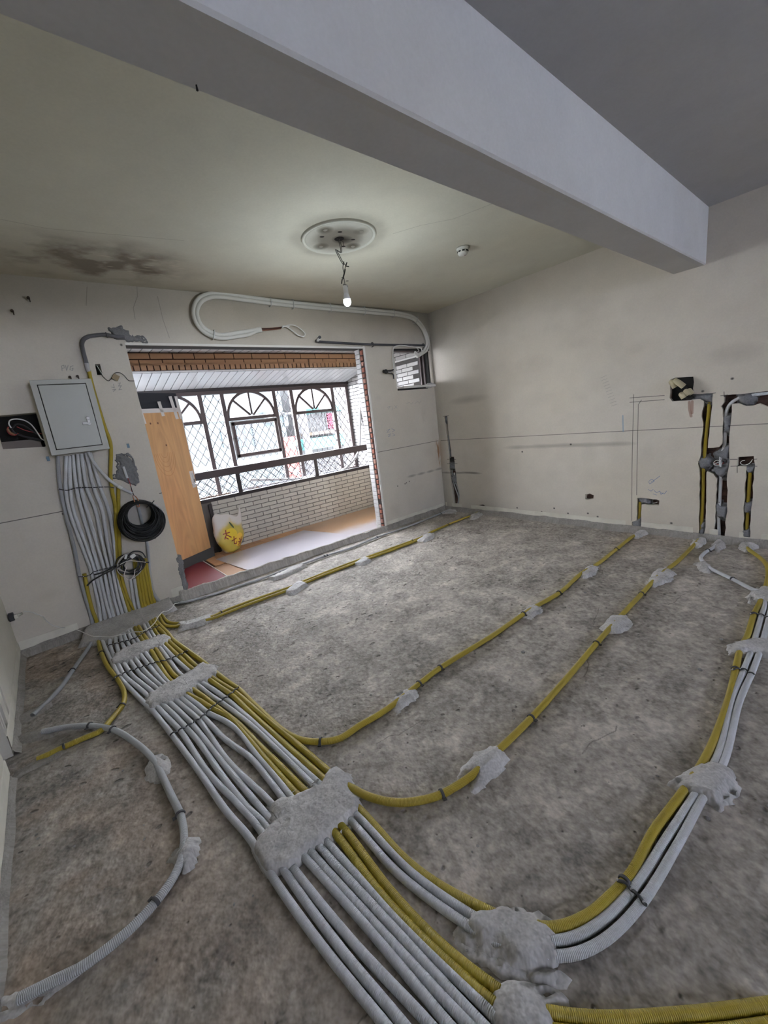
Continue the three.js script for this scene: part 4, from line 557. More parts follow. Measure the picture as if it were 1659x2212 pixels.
conduit('yellow conduit among the white ones that ends behind the black coil', [[-3.903,1.122],[-3.937,0.974],[-3.999,0.673],[-4.049,0.396],[-4.051,0.195],[-4.03,0.058]], [[-4.051,0.272],[-4.053,0.434],[-4.05,0.579],[-4.035,0.836],[-4.032,1.099],[-4.023,1.322],[-3.984,1.556],[-3.957,1.708],[-3.941,1.822],[-3.907,2.044],[-3.89,2.284],[-3.873,2.487],[-3.864,2.615],[-3.85,2.756],[-3.841,2.882],[-3.852,3.155],[-3.838,3.345],[-3.809,3.483],[-3.787,3.55],[-3.742,3.613],[-3.67,3.692],[-3.529,3.817],[-3.379,3.939]], yellowConduit, { r: 0.0138, group: 'yellow conduits of the main bundle' });
const clipsR = [...[[-2.038,3.639],[-3.354,3.609],[-1.363,3.601]]];
conduit('outer white conduit of the pair on the right-hand bend', [[-3.997,0.343],[-4.006,0.241],[-4.023,0.076]], [[-4.014,0.269],[-4.02,0.429],[-4.024,0.609],[-4.009,0.828],[-4.003,1.108],[-3.995,1.325],[-3.956,1.51],[-3.932,1.683],[-3.909,1.808],[-3.864,2.11],[-3.841,2.391],[-3.828,2.606],[-3.818,2.753],[-3.806,2.873],[-3.805,3.101],[-3.789,3.218],[-3.761,3.341],[-3.727,3.453],[-3.654,3.552],[-3.604,3.594],[-3.52,3.633],[-3.379,3.665],[-3.137,3.686],[-2.907,3.698],[-2.692,3.713],[-2.291,3.689],[-1.996,3.69],[-1.789,3.686],[-1.49,3.673],[-1.129,3.648],[-0.769,3.617]], whiteConduit, { group: 'white pair bending right' });
conduit('white conduit next to the yellow on the right-hand bend, looping at the end', [[-3.968,0.333],[-3.977,0.23],[-3.989,0.071]], [[-3.988,0.254],[-3.994,0.416],[-3.998,0.602],[-3.986,0.847],[-3.969,1.108],[-3.948,1.315],[-3.929,1.509],[-3.899,1.667],[-3.88,1.796],[-3.847,2.11],[-3.825,2.409],[-3.806,2.636],[-3.789,2.767],[-3.777,2.886],[-3.77,3.144],[-3.753,3.254],[-3.729,3.353],[-3.697,3.447],[-3.632,3.532],[-3.568,3.578],[-3.472,3.614],[-3.347,3.638],[-3.137,3.657],[-2.919,3.676],[-2.674,3.692],[-2.278,3.663],[-2.034,3.661],[-1.829,3.656],[-1.38,3.634],[-1.171,3.622],[-1.022,3.582],[-0.975,3.525],[-0.871,3.419],[-0.719,3.255],[-0.594,3.182],[-0.524,3.157],[-0.403,3.152],[-0.188,3.18],[-0.075,3.183]], whiteConduit, { group: 'white pair bending right', clips: [[-0.871,3.419],[-0.337,3.153]] });
conduit('yellow conduit on the inside of the right-hand bend', [[-3.931,0.509],[-3.941,0.357],[-3.956,0.214],[-3.962,0.077]], [[-3.966,0.248],[-3.974,0.398],[-3.977,0.565],[-3.965,0.82],[-3.946,1.072],[-3.925,1.323],[-3.889,1.511],[-3.863,1.68],[-3.845,1.793],[-3.824,2.119],[-3.803,2.38],[-3.781,2.635],[-3.771,2.758],[-3.758,2.866],[-3.759,3.113],[-3.741,3.226],[-3.702,3.347],[-3.659,3.444],[-3.595,3.527],[-3.512,3.575],[-3.415,3.602],[-3.322,3.619],[-3.142,3.623],[-2.923,3.647],[-2.695,3.664],[-2.321,3.656],[-2.017,3.632],[-1.814,3.615],[-1.659,3.617],[-1.365,3.601],[-1.142,3.601],[-0.855,3.589],[-0.564,3.558],[-0.397,3.513],[-0.135,3.377],[-0.046,3.345]], yellowConduit, { r: 0.0145, clips: clipsR });
conduit('middle yellow conduit, running from the big mortar patch to the tall chase', [[-3.911,0.507],[-3.92,0.358],[-3.933,0.205],[-3.941,0.077]], [[-3.943,0.24],[-3.948,0.385],[-3.936,0.598],[-3.937,0.806],[-3.915,1.067],[-3.898,1.296],[-3.868,1.523],[-3.842,1.673],[-3.823,1.783],[-3.79,2.143],[-3.766,2.39],[-3.746,2.644],[-3.742,2.715],[-3.725,2.767],[-3.7,2.851],[-3.644,2.944],[-3.572,3.006],[-3.513,3.039],[-3.442,3.06],[-3.358,3.075],[-3.259,3.076],[-3.164,3.08],[-2.936,3.083],[-2.61,3.072],[-2.184,3.051],[-1.853,3.038],[-1.477,3.029],[-1.011,3.021],[-0.705,3.043],[-0.212,3.042],[-0.068,3.038]], yellowConduit, { r: 0.0145, clips: [[-3.513,3.039],[-2.946,3.08],[-2.204,3.049],[-1.433,3.029]] });
conduit('yellow conduit swinging out of the bundle first, towards the low chase', [[-3.892,0.497],[-3.9,0.351],[-3.91,0.196],[-3.917,0.068]], [[-3.925,0.237],[-3.926,0.377],[-3.913,0.616],[-3.911,0.789],[-3.88,1.049],[-3.85,1.299],[-3.831,1.504],[-3.811,1.678],[-3.797,1.777],[-3.791,1.936],[-3.782,2.124],[-3.769,2.281],[-3.739,2.39],[-3.683,2.469],[-3.613,2.519],[-3.5,2.526],[-3.402,2.538],[-3.305,2.541],[-3.103,2.526],[-2.931,2.519],[-2.493,2.548],[-2.052,2.556],[-1.692,2.586],[-1.274,2.558],[-1.087,2.576],[-0.228,2.556],[0.015,2.568]], yellowConduit, { r: 0.0145, clips: [[-3.683,2.469],[-3.091,2.528],[-2.924,2.52],[-2.129,2.55],[-1.712,2.586],[-0.634,2.565]] });
conduit('farther of the twin yellow conduits crossing the floor beside the balcony threshold', [[-3.87,0.485],[-3.877,0.343],[-3.887,0.187],[-3.89,0.061]], [[-3.866,0.224],[-3.866,0.356],[-3.852,0.45],[-3.797,0.536],[-3.689,0.594],[-3.576,0.644],[-3.5,0.629],[-3.296,0.625],[-2.935,0.657],[-2.824,0.66],[-2.733,0.646],[-2.115,0.643],[-2.031,0.652],[-1.963,0.659],[-1.255,0.691],[-1.122,0.682],[-0.993,0.651],[-0.352,0.613],[-0.172,0.623],[0.047,0.579],[0.195,0.533]], yellowConduit, { r: 0.0125, clips: [[-3.5,0.629],[-1.354,0.686],[-0.652,0.633]] });
conduit('lower of the twin yellow conduits crossing the floor, nearer the viewer', [[-3.85,0.479],[-3.857,0.336],[-3.867,0.179],[-3.868,0.056]], [[-3.886,0.237],[-3.896,0.38],[-3.886,0.491],[-3.815,0.584],[-3.701,0.639],[-3.585,0.683],[-3.51,0.681],[-3.31,0.68],[-2.95,0.705],[-2.843,0.705],[-2.754,0.691],[-2.146,0.692],[-2.064,0.702],[-1.997,0.71],[-1.328,0.734]], yellowConduit, { r: 0.0125 });
conduit('grey-white conduit running along the foot of the balcony threshold to the corner', [[-3.802,0.971],[-3.808,0.729],[-3.811,0.576],[-3.847,0.333],[-3.858,0.154],[-3.832,0.051]], [[-3.755,-0.024],[-3.676,0.087],[-3.401,0.166],[-3.142,0.182],[-2.887,0.202],[-2.699,0.182],[-2.491,0.199],[-2.213,0.2],[-1.877,0.234],[-1.471,0.195],[-1.126,0.201],[-0.875,0.196],[-0.492,0.167],[-0.156,0.131],[0.095,0.108]], conduitMat(0.50, 0.51, 0.53), { r: 0.0115, clips: [[-2.231,0.199],[-2.196,0.201],[-1.471,0.195],[-0.258,0.152]] });
conduit('white conduit curving in a wide arc over the floor at the lower left', null, [[-4.668,1.284],[-4.651,1.294],[-4.566,1.35],[-4.471,1.442],[-4.382,1.586],[-4.324,1.755],[-4.28,1.94],[-4.267,2.086],[-4.262,2.244],[-4.258,2.383],[-4.271,2.479],[-4.304,2.568],[-4.341,2.611],[-4.399,2.646],[-4.463,2.668],[-4.532,2.676],[-4.595,2.672],[-4.643,2.656],[-4.697,2.639],[-4.728,2.629]], conduitMat(0.52, 0.53, 0.54), { r: 0.0140, yf: 0.018, clips: [[-4.475,1.441],[-4.385,1.581],[-4.259,2.378],[-4.397,2.646]] });
// white conduit from the board to the black coil
{ const o = thing('conduit', 'white conduit slanting from the board to the black coil, with a white collar', 'conduit'); part('tube', tube(B3([[-4.042,1.421],[-4.033,1.37],[-4.001,1.273],[-3.946,1.17],[-3.89,1.105],[-3.827,1.045]], 0.042), 0.0115, 0.02, 12), whiteConduit, o); part('collar', tube(B3([[-3.908,1.124],[-3.887,1.101]], 0.042), 0.016, 0.01, 14), M(0.75, 0.75, 0.74, 0.4), o); }
// straps holding the bundles
function strap(label, pts, r = 0.0035) {
  const o = thing('perforated_strap', label, 'strap'), c = polyline(pts), L = c.getLength(), n = 90, hump = [];
  for (let i = 0; i <= n; i++) { const p = c.getPointAt(i / n), u = Math.abs(Math.sin(i / n * L / 0.036 * Math.PI)); hump.push([p, u]); }
  part('band', tube(hump.map(([p, u]) => p.clone().add(o.userData.lift ?? V(0, 0, 0)).add(pts.up.clone().multiplyScalar(0.008 * u))), r, 0.006, 6), strapDark, o);
  for (let i = 0; i < L / 0.036; i++) { const p = c.getPointAt(Math.min(1, i * 0.036 / L)); part('screw', new THREE.SphereGeometry(0.0036, 8, 6).translate(p.x + pts.up.x * 0.004, p.y + pts.up.y * 0.004, p.z + pts.up.z * 0.004), zinc, o); }
  return o;
}
const up = (l, v) => { l.up = v; return l; };
strap('dark perforated strap across the wall conduits just under the grey board', up(B3([[-4.285,1.177],[-4.236,1.157],[-4.176,1.163],[-4.076,1.146],[-3.971,1.129],[-3.935,1.114]], 0.030), V(0, 0, 1)));
strap('dark perforated strap low on the wall conduits, level with the small cable coil', up(B3([[-4.329,0.482],[-4.259,0.469],[-4.221,0.487],[-4.151,0.487],[-4.07,0.488]], 0.030), V(0, 0, 1)));
strap('strap over the floor conduits in the first gap, next to the wall', up(F3([[-4.282,0.478],[-4.235,0.498],[-4.201,0.511],[-4.135,0.534],[-4.087,0.522],[-4.042,0.482],[-3.982,0.47],[-3.931,0.466]], 0.0235), V(0, 1, 0)));
strap('strap over the floor conduits in the second gap, between the two pale mortar bands', up(F3([[-4.304,1.032],[-4.255,1.025],[-4.199,1.033],[-4.147,1.042],[-4.082,1.058],[-4.006,1.094],[-3.919,1.092],[-3.886,1.081]], 0.0235), V(0, 1, 0)));
strap('longest strap, studded with bright screws, where the floor conduits fan out', up(F3([[-4.182,1.879],[-4.133,1.88],[-4.076,1.879],[-4.015,1.865],[-3.957,1.832],[-3.883,1.813],[-3.795,1.779]], 0.0235), V(0, 1, 0)));
strap('strap over the yellow and white conduits on the right-hand bend', up(F3([[-3.373,3.602],[-3.368,3.623],[-3.372,3.641],[-3.379,3.665],[-3.385,3.679]], 0.0245), V(0, 1, 0)), 0.0045);
strap('strap over the three conduits near the right edge, above the lower mortar lump', up(F3([[-2.064,3.626],[-2.031,3.659],[-2.04,3.683],[-2.054,3.704]], 0.0235), V(0, 1, 0)));
strap('uppermost strap on the three conduits at the right edge', up(F3([[-1.395,3.589],[-1.376,3.625],[-1.392,3.659],[-1.397,3.679]], 0.0235), V(0, 1, 0)));

// ---------------------------------------------------------------- mortar over the conduits
const patch = (label, poly, h, o, m = mortar) => one('mortar_patch', floorMound(jag(poly, 0.06, 0.006), h, o), m, label, 'mortar');
{
  const l = [[-4.39,0.117],[-4.429,0.152],[-4.44,0.238],[-4.366,0.286],[-4.331,0.314],[-4.27,0.356],[-4.223,0.358],[-4.151,0.33],[-4.109,0.313],[-4.061,0.301],[-4.015,0.305],[-3.962,0.277],[-3.905,0.265],[-3.859,0.229],[-3.801,0.198],[-3.743,0.175]];
  const poly = [[l[0][0] + 0.02, 0.0], ...l.slice(1), [l[l.length - 1][0], 0.0]];
  one('mortar_ramp', floorMound(poly, 0.05, { soft: 0.02, rough: 0.0015, cell: 0.01, hf: (a, b) => lerp(0.075, 0.028, sstep(0.0, 0.22, -b)) }), rampMortar, 'smooth grey mortar ramp covering the conduits where wall meets floor', 'mortar');
}
patch('pale mortar band over the floor conduits nearest the wall', [[-4.288,0.699],[-4.269,0.666],[-4.234,0.653],[-4.202,0.619],[-4.146,0.614],[-4.111,0.627],[-4.073,0.628],[-4.029,0.652],[-3.977,0.612],[-3.917,0.664],[-3.912,0.771],[-3.94,0.807],[-3.986,0.84],[-4.044,0.826],[-4.109,0.831],[-4.172,0.863],[-4.227,0.86],[-4.267,0.838],[-4.297,0.813]], 0.034, { soft: 0.02 });
patch('second pale mortar band over the floor conduits, between the two floor straps', [[-4.224,1.456],[-4.187,1.392],[-4.137,1.382],[-4.062,1.376],[-3.991,1.36],[-3.918,1.343],[-3.849,1.32],[-3.818,1.387],[-3.82,1.527],[-3.895,1.551],[-3.943,1.536],[-3.988,1.58],[-4.045,1.606],[-4.119,1.589],[-4.174,1.566],[-4.211,1.564]], 0.036, { soft: 0.02 });
patch('big mortar patch in the middle of the bundle where the conduits part', [[-4.072,2.689],[-4.026,2.676],[-4.003,2.591],[-3.947,2.602],[-3.894,2.626],[-3.814,2.653],[-3.747,2.628],[-3.712,2.639],[-3.692,2.718],[-3.724,2.776],[-3.734,2.838],[-3.761,2.877],[-3.807,2.876],[-3.856,2.881],[-3.918,2.88],[-4,2.865],[-4.036,2.874],[-4.077,2.842],[-4.108,2.829],[-4.105,2.702]], 0.040, { soft: 0.03, rough: 0.008 });
patch('mortar patch over the right-hand bend, above the smeared skim', [[-3.773,3.347],[-3.708,3.348],[-3.668,3.381],[-3.631,3.426],[-3.598,3.472],[-3.593,3.516],[-3.599,3.543],[-3.63,3.547],[-3.646,3.567],[-3.688,3.563],[-3.714,3.533],[-3.746,3.481],[-3.769,3.419]], 0.040, { soft: 0.035 });
patch('flat skim of mortar smeared between the bend and the lowest patch', [[-3.777,3.337],[-3.752,3.405],[-3.731,3.469],[-3.677,3.551],[-3.653,3.597],[-3.688,3.585],[-3.734,3.532],[-3.781,3.478],[-3.792,3.427],[-3.796,3.375]], 0.007, { soft: 0.03, rough: 0.003 });
patch('mortar patch at the bottom edge of the picture where the yellow pair turns right', [[-3.816,3.488],[-3.795,3.487],[-3.76,3.514],[-3.733,3.555],[-3.701,3.602],[-3.705,3.624],[-3.742,3.608],[-3.759,3.624],[-3.768,3.655],[-3.885,3.544],[-3.847,3.501]], 0.042, { soft: 0.04 });
patch('square mortar lump over the three conduits half way up the right side', [[-2.908,3.618],[-2.849,3.62],[-2.769,3.653],[-2.725,3.67],[-2.702,3.71],[-2.715,3.742],[-2.772,3.764],[-2.833,3.757],[-2.9,3.748],[-2.904,3.712],[-2.92,3.678],[-2.92,3.649]], 0.036, { soft: 0.03 });
patch('small mortar lump over the three conduits near the right edge, between two straps', [[-1.89,3.586],[-1.803,3.57],[-1.71,3.607],[-1.654,3.664],[-1.655,3.722],[-1.812,3.742],[-1.819,3.688],[-1.873,3.634]], 0.034, { soft: 0.03 });
patch('mortar lump at the right edge where the looping white conduit joins', [[-1.072,3.528],[-0.928,3.562],[-0.899,3.63],[-1.19,3.665],[-1.164,3.606],[-1.176,3.566]], 0.034, { soft: 0.03 });
patch('streak of pale mortar over the yellow conduit that swings out first', [[-3.31,2.539],[-3.265,2.503],[-3.176,2.496],[-3.141,2.537],[-3.169,2.582],[-3.244,2.585],[-3.308,2.586]], 0.026, { soft: 0.03 });
patch('small pale mortar dab half way along the same yellow run to the low chase', [[-2.146,2.533],[-2.004,2.511],[-1.942,2.562],[-2.017,2.621],[-2.139,2.607]], 0.026, { soft: 0.03 });
patch('pale mortar dab on that yellow run, the nearer to the right wall', [[-1.322,2.562],[-1.109,2.53],[-1.073,2.588],[-1.226,2.642],[-1.348,2.606]], 0.026, { soft: 0.03 });
patch('white mortar lump on the middle yellow run, just after its bend', [[-3.405,3.044],[-3.351,3.016],[-3.258,3.024],[-3.191,3.04],[-3.174,3.075],[-3.197,3.123],[-3.249,3.13],[-3.309,3.123],[-3.376,3.123],[-3.401,3.11],[-3.35,3.078]], 0.032, { soft: 0.04 });
patch('rounded mortar dab half way along the middle yellow run', [[-1.991,2.993],[-1.837,2.986],[-1.771,3.035],[-1.818,3.101],[-1.967,3.106],[-2.029,3.06]], 0.027, { soft: 0.03 });
patch('splashed mortar dab on the middle yellow run close to the right wall', [[-1.2,2.992],[-0.953,2.967],[-0.835,3.011],[-0.917,3.093],[-1.116,3.089],[-1.242,3.046]], 0.027, { soft: 0.03 });
patch('upper mortar dab on the white arc at the lower left', [[-4.309,1.984],[-4.272,1.937],[-4.24,1.959],[-4.224,2.043],[-4.239,2.095],[-4.266,2.091],[-4.28,2.117],[-4.308,2.087]], 0.030, { soft: 0.035 });
patch('lower mortar dab on the white arc at the lower left', [[-4.29,2.504],[-4.263,2.488],[-4.243,2.508],[-4.251,2.569],[-4.282,2.608],[-4.304,2.608],[-4.316,2.566],[-4.323,2.519]], 0.032, { soft: 0.035 });
patch('tiny mortar dab on the loop of the white conduit near the right wall', [[-0.655,3.154],[-0.587,3.189],[-0.664,3.252],[-0.781,3.273],[-0.784,3.218]], 0.026, { soft: 0.03 });
patch('mortar lump between the first two lengths of the twin yellow run', [[-2.963,0.711],[-2.792,0.603],[-2.726,0.625],[-2.757,0.749],[-2.883,0.811],[-2.974,0.812]], 0.028, { soft: 0.03 });
patch('mortar lump in the middle of the twin yellow run', [[-2.179,0.697],[-1.998,0.61],[-1.954,0.657],[-2.016,0.766],[-2.146,0.801]], 0.027, { soft: 0.03 });
patch('mortar lump at the far end of the twin yellow run', [[-1.308,0.714],[-1.104,0.65],[-0.99,0.671],[-1.094,0.789],[-1.286,0.825]], 0.027, { soft: 0.03 });
patch('last pale mortar dab before the round hole at the foot of the right wall', [[-0.212,0.608],[-0.065,0.587],[0.05,0.608],[-0.072,0.698],[-0.254,0.745],[-0.314,0.718]], 0.027, { soft: 0.03 });
patch('smooth mortar strip hiding the twin yellow conduits beside the main bundle', [[-3.81,0.504],[-3.701,0.574],[-3.574,0.591],[-3.574,0.682],[-3.716,0.689],[-3.83,0.643]], 0.027, { soft: 0.02, rough: 0.002 });
patch('thin mortar streak over the threshold conduit near the middle of the opening', [[-2.904,0.239],[-2.671,0.179],[-2.465,0.163],[-2.493,0.271],[-2.722,0.328],[-2.898,0.331]], 0.024, { soft: 0.02 });
patch('mortar smear in front of the corner chase', [[-0.221,0.136],[0.065,0.062],[0.171,0.105],[0.02,0.246],[-0.17,0.261]], 0.02, { soft: 0.04 });
patch('mortar lump where the grey conduit disappears near the left wall', [[-4.649,0.915],[-4.624,0.987],[-4.661,1.021],[-4.733,1.051],[-4.792,1.052],[-4.795,0.958],[-4.714,0.949]], 0.02, { soft: 0.06 }, greyFillet);
patch('thin mortar streak covering the end of the white arc at the lower left', [[-4.584,2.669],[-4.621,2.677],[-4.671,2.669],[-4.738,2.641],[-4.767,2.619],[-4.769,2.587],[-4.71,2.612],[-4.65,2.635]], 0.018, { soft: 0.05 });
patch('mortar streak covering the far end of the white arc by the left wall', [[-4.63,1.281],[-4.632,1.347],[-4.673,1.319],[-4.749,1.263],[-4.805,1.209],[-4.803,1.165],[-4.712,1.209]], 0.018, { soft: 0.05 }, greyFillet);
patch('dark mortar streak from the yellow conduit end towards the left wall', [[-4.583,1.48],[-4.586,1.546],[-4.675,1.561],[-4.775,1.565],[-4.78,1.516],[-4.692,1.495]], 0.016, { soft: 0.05 }, greyFillet);
for (const [l, p] of [['mortar heap at the foot of the low chase, right of the corner', [[-0.196,2.533],[0.111,2.524],[0.113,2.602],[-0.044,2.635],[-0.201,2.587]]], ['mortar heap at the foot of the tall yellow chase', [[-0.216,3.016],[0.018,3.008],[0.056,3.081],[-0.112,3.101],[-0.269,3.071]]], ['mortar heap at the foot of the white chase', [[-0.217,3.165],[0.011,3.14],[0.033,3.209],[-0.151,3.235],[-0.294,3.217]]], ['mortar heap at the foot of the last chase', [[-0.129,3.324],[0.055,3.305],[0.099,3.388],[-0.039,3.437],[-0.196,3.389]]]]) patch(l, p, 0.03, { soft: 0.04 });

// ---------------------------------------------------------------- mortar and conduits in the wall chases
const wallPatch = (label, poly, h = 0.006, name = 'mortar_plug') => { const g = rightMound(poly.map(([z, y]) => [z, y]), h + 0.03, { cell: 0.008, soft: 0.02, rough: 0.003 }); g.translate(0.03, 0, 0); return one(name, g, greyMortar, label, 'mortar'); };
wallPatch('grey mortar filling the short arm from the square hole to the tall yellow chase', [[2.937,1.277],[3.064,1.271],[3.063,1.185],[3.024,1.198],[2.996,1.229],[2.934,1.238]]);
wallPatch('round grey mortar blob on the tall yellow chase', [[2.988,0.704],[3.01,0.738],[3.049,0.74],[3.077,0.713],[3.076,0.655],[3.046,0.631],[3.01,0.64]]);
wallPatch('long grey mortar plug in the upper part of the white chase', [[3.141,1.074],[3.192,1.088],[3.193,1.029],[3.187,0.939],[3.147,0.946]]);
wallPatch('grey mortar blob at the top corner of the white chase', [[3.23,1.233],[3.31,1.241],[3.319,1.206],[3.305,1.16],[3.272,1.155],[3.236,1.185]]);
wallPatch('large grey mortar fill around the small wire box between the chases', [[3.115,0.77],[3.147,0.798],[3.167,0.835],[3.194,0.838],[3.201,0.704],[3.191,0.59],[3.156,0.556],[3.124,0.589],[3.096,0.622],[3.106,0.656],[3.176,0.671],[3.177,0.713],[3.129,0.732]]);
wallPatch('grey mortar plug in the lower part of the white chase', [[3.126,0.334],[3.148,0.35],[3.159,0.316],[3.208,0.311],[3.206,0.197],[3.143,0.215]]);
wallPatch('grey mortar at the foot of the tall yellow chase', [[3.021,0.15],[3.063,0.155],[3.061,0.029],[3.021,0.026]]);
wallPatch('grey mortar plug under the small box of the last chase', [[3.312,0.663],[3.364,0.668],[3.359,0.613],[3.315,0.612]]);
wallPatch('grey mortar plug half way down the last chase', [[3.312,0.358],[3.367,0.372],[3.372,0.278],[3.316,0.267]]);
wallPatch('grey mortar at the foot of the last chase, on the wall', [[3.319,0.117],[3.367,0.143],[3.372,0.065],[3.323,0.058]]);
wallPatch('grey mortar in the elbow of the low chase', [[2.522,0.34],[2.614,0.347],[2.629,0.287],[2.562,0.282]]);
wallPatch('grey mortar at the foot of the low chase, on the wall', [[2.477,0.096],[2.555,0.151],[2.565,0.072],[2.538,0.034],[2.478,0.005]]);
wallPatch('grey mortar plug at the top of the corner chase', [[0.136,1.321],[0.184,1.324],[0.186,1.245],[0.14,1.241]]);
wallPatch('grey mortar plug under the little box of the corner chase', [[0.157,0.671],[0.252,0.675],[0.251,0.591],[0.155,0.586]]);
wallPatch('grey mortar plug lower in the corner chase', [[0.159,0.5],[0.256,0.514],[0.242,0.424],[0.221,0.395],[0.16,0.403]]);
function wallConduit(label, pts, m, r = 0.0125) { return one('conduit', tube(W3(pts, 0.022), r, 0.02, 10), m, label, 'conduit'); }
wallConduit('yellow conduit standing in the tall chase below the square hole', [[3.038,1.2],[3.04,1.126],[3.033,0.987],[3.028,0.797],[3.027,0.602],[3.033,0.403],[3.034,0.198],[3.037,0.02]], yellowConduit);
wallConduit('white conduit standing in the jagged middle chase', [[3.402,1.23],[3.338,1.228],[3.265,1.221],[3.218,1.207],[3.178,1.172],[3.159,1.125],[3.157,1.053],[3.158,0.934],[3.157,0.823],[3.142,0.748],[3.149,0.547],[3.151,0.361],[3.151,0.211],[3.166,0.018]], whiteConduit);
wallConduit('yellow conduit standing in the last chase at the right', [[3.333,0.618],[3.336,0.469],[3.338,0.279],[3.344,0.06]], yellowConduit);
wallConduit('short yellow conduit in the low chase', [[2.538,0.301],[2.538,0.224],[2.534,0.121],[2.531,0.016]], yellowConduit);
wallConduit('left thin white conduit in the foot of the corner chase', [[0.177,0.583],[0.174,0.497],[0.192,0.368],[0.228,0.268],[0.248,0.197],[0.234,0.108],[0.197,0.061]], whiteConduit, 0.0085);
wallConduit('right thin white conduit in the foot of the corner chase', [[0.209,0.541],[0.215,0.412],[0.247,0.327],[0.269,0.227],[0.262,0.139],[0.244,0.072]], whiteConduit, 0.0085);
wallConduit('thin white conduit in the upper corner chase', [[0.153,1.06],[0.162,0.977],[0.163,0.859],[0.166,0.767]], greyConduit, 0.0085);
function wires(name, label, list, cat = 'wires') { const o = thing(name, label, cat); for (const [pts, m, r] of list) part('wire', tube(pts, r ?? 0.003, 0.008, 6), m, o); return o; }
wires('box_wires', 'looped white and red wires in the small box between two chases', [[W3([[3.095,0.688],[3.105,0.707],[3.128,0.712],[3.136,0.702],[3.114,0.688],[3.095,0.683],[3.103,0.673],[3.133,0.672],[3.144,0.678]], 0.012), cableWhite], [W3([[3.098,0.697],[3.118,0.678],[3.148,0.674],[3.162,0.693]], 0.018), redWire]]);
wires('box_wires', 'single white wire looped in the box at the top of the last chase', [[W3([[3.344,0.72],[3.332,0.693],[3.309,0.675],[3.285,0.675],[3.271,0.691],[3.28,0.707],[3.297,0.711]], 0.012), cableWhite]]);
wires('box_wires', 'white wire end in the small hole of the low chase', [[W3([[2.649,0.298],[2.673,0.305],[2.686,0.311]], 0.015), cableWhite]]);
one('box_insert', new THREE.BoxGeometry(0.05, 0.05, 0.085).translate(0.03, 0, 0), dark, 'dark little back box at the middle of the corner chase', 'box').position.set(0, [[0.21,0.721]][0][1], [[0.21,0.721]][0][0]);
// wrapped cables hanging out of the square hole
{
  const o = thing('taped_cables', 'bundle of beige taped cable ends hanging out of the square wall hole', 'cables'), beige = M(0.44, 0.385, 0.25, 0.7);
  for (const [k, w, x] of [[[[2.777,1.407],[2.812,1.353]], 0.050, -0.03], [[[2.804,1.413],[2.876,1.353]], 0.055, -0.04], [[[2.858,1.292],[2.881,1.259]], 0.05, -0.045], [[[2.887,1.313],[2.912,1.28]], 0.05, -0.035], [[[2.907,1.318],[2.932,1.282]], 0.045, -0.02]]) {
    const A = V(x, k[0][1], k[0][0]), E = V(x - 0.015, k[1][1], k[1][0]); part('taped_end', tube([A, A.clone().lerp(E, 0.5).add(V(-0.012, 0.006, 0)), E], w * 0.42, 0.012, 12), beige, o);
  }
  part('cable', [tube(W3([[2.825,1.401],[2.884,1.332],[2.916,1.288],[2.93,1.266]], -0.012), 0.012, 0.02, 8), tube(W3([[2.873,1.272],[2.909,1.243],[2.934,1.26]], 0.0), 0.010, 0.02, 8)], dark, o);
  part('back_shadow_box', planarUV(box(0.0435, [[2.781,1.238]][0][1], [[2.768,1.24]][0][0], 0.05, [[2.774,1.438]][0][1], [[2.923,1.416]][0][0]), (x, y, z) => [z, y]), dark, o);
}

// ---------------------------------------------------------------- on the back wall, left part
{
  const q = [[-4.261,1.95],[-3.907,1.948],[-3.924,1.425],[-4.275,1.43]], x0 = q[0][0], x1 = q[1][0], y1 = q[0][1], y0 = q[3][1];
  const o = thing('distribution_board', 'grey metal distribution board with a latch, mounted above the wall conduits', 'distribution board', [x0, y0, 0]), W = x1 - x0, Hh = y1 - y0, paint = M(0.40, 0.40, 0.365, 0.42);
  part('case', rbox(0, 0, 0.0, W, Hh, 0.078, 0.004), paint, o);
  part('frame', [rbox(-0.006, -0.006, 0.074, W + 0.006, 0.030, 0.090, 0.003), rbox(-0.006, Hh - 0.026, 0.074, W + 0.006, Hh + 0.006, 0.090, 0.003), rbox(-0.006, 0.026, 0.074, 0.030, Hh - 0.02, 0.090, 0.003), rbox(W - 0.034, 0.026, 0.074, W + 0.006, Hh - 0.02, 0.090, 0.003)], paint, o);
  part('door_gap', box(0.028, 0.028, 0.078, W - 0.03, Hh - 0.024, 0.081), dark, o);
  const d = part('door', rbox(0.035, 0.035, 0.078, W - 0.038, Hh - 0.031, 0.0905, 0.003), M(0.39, 0.395, 0.36, 0.4), o);
  const l = part('latch', [new THREE.CylinderGeometry(0.013, 0.014, 0.012, 20).rotateX(Math.PI / 2).translate(W - 0.085, 0.20, 0.096), rbox(W - 0.092, 0.20, 0.095, W - 0.072, 0.25, 0.106, 0.004), rbox(W - 0.125, 0.192, 0.095, W - 0.085, 0.212, 0.104, 0.004)], M(0.6, 0.6, 0.6, 0.5, { metalness: 0.3 }), d);
  part('keyhole', new THREE.TorusGeometry(0.011, 0.002, 6, 16).translate(W - 0.082, 0.238, 0.107), zinc, l);
}
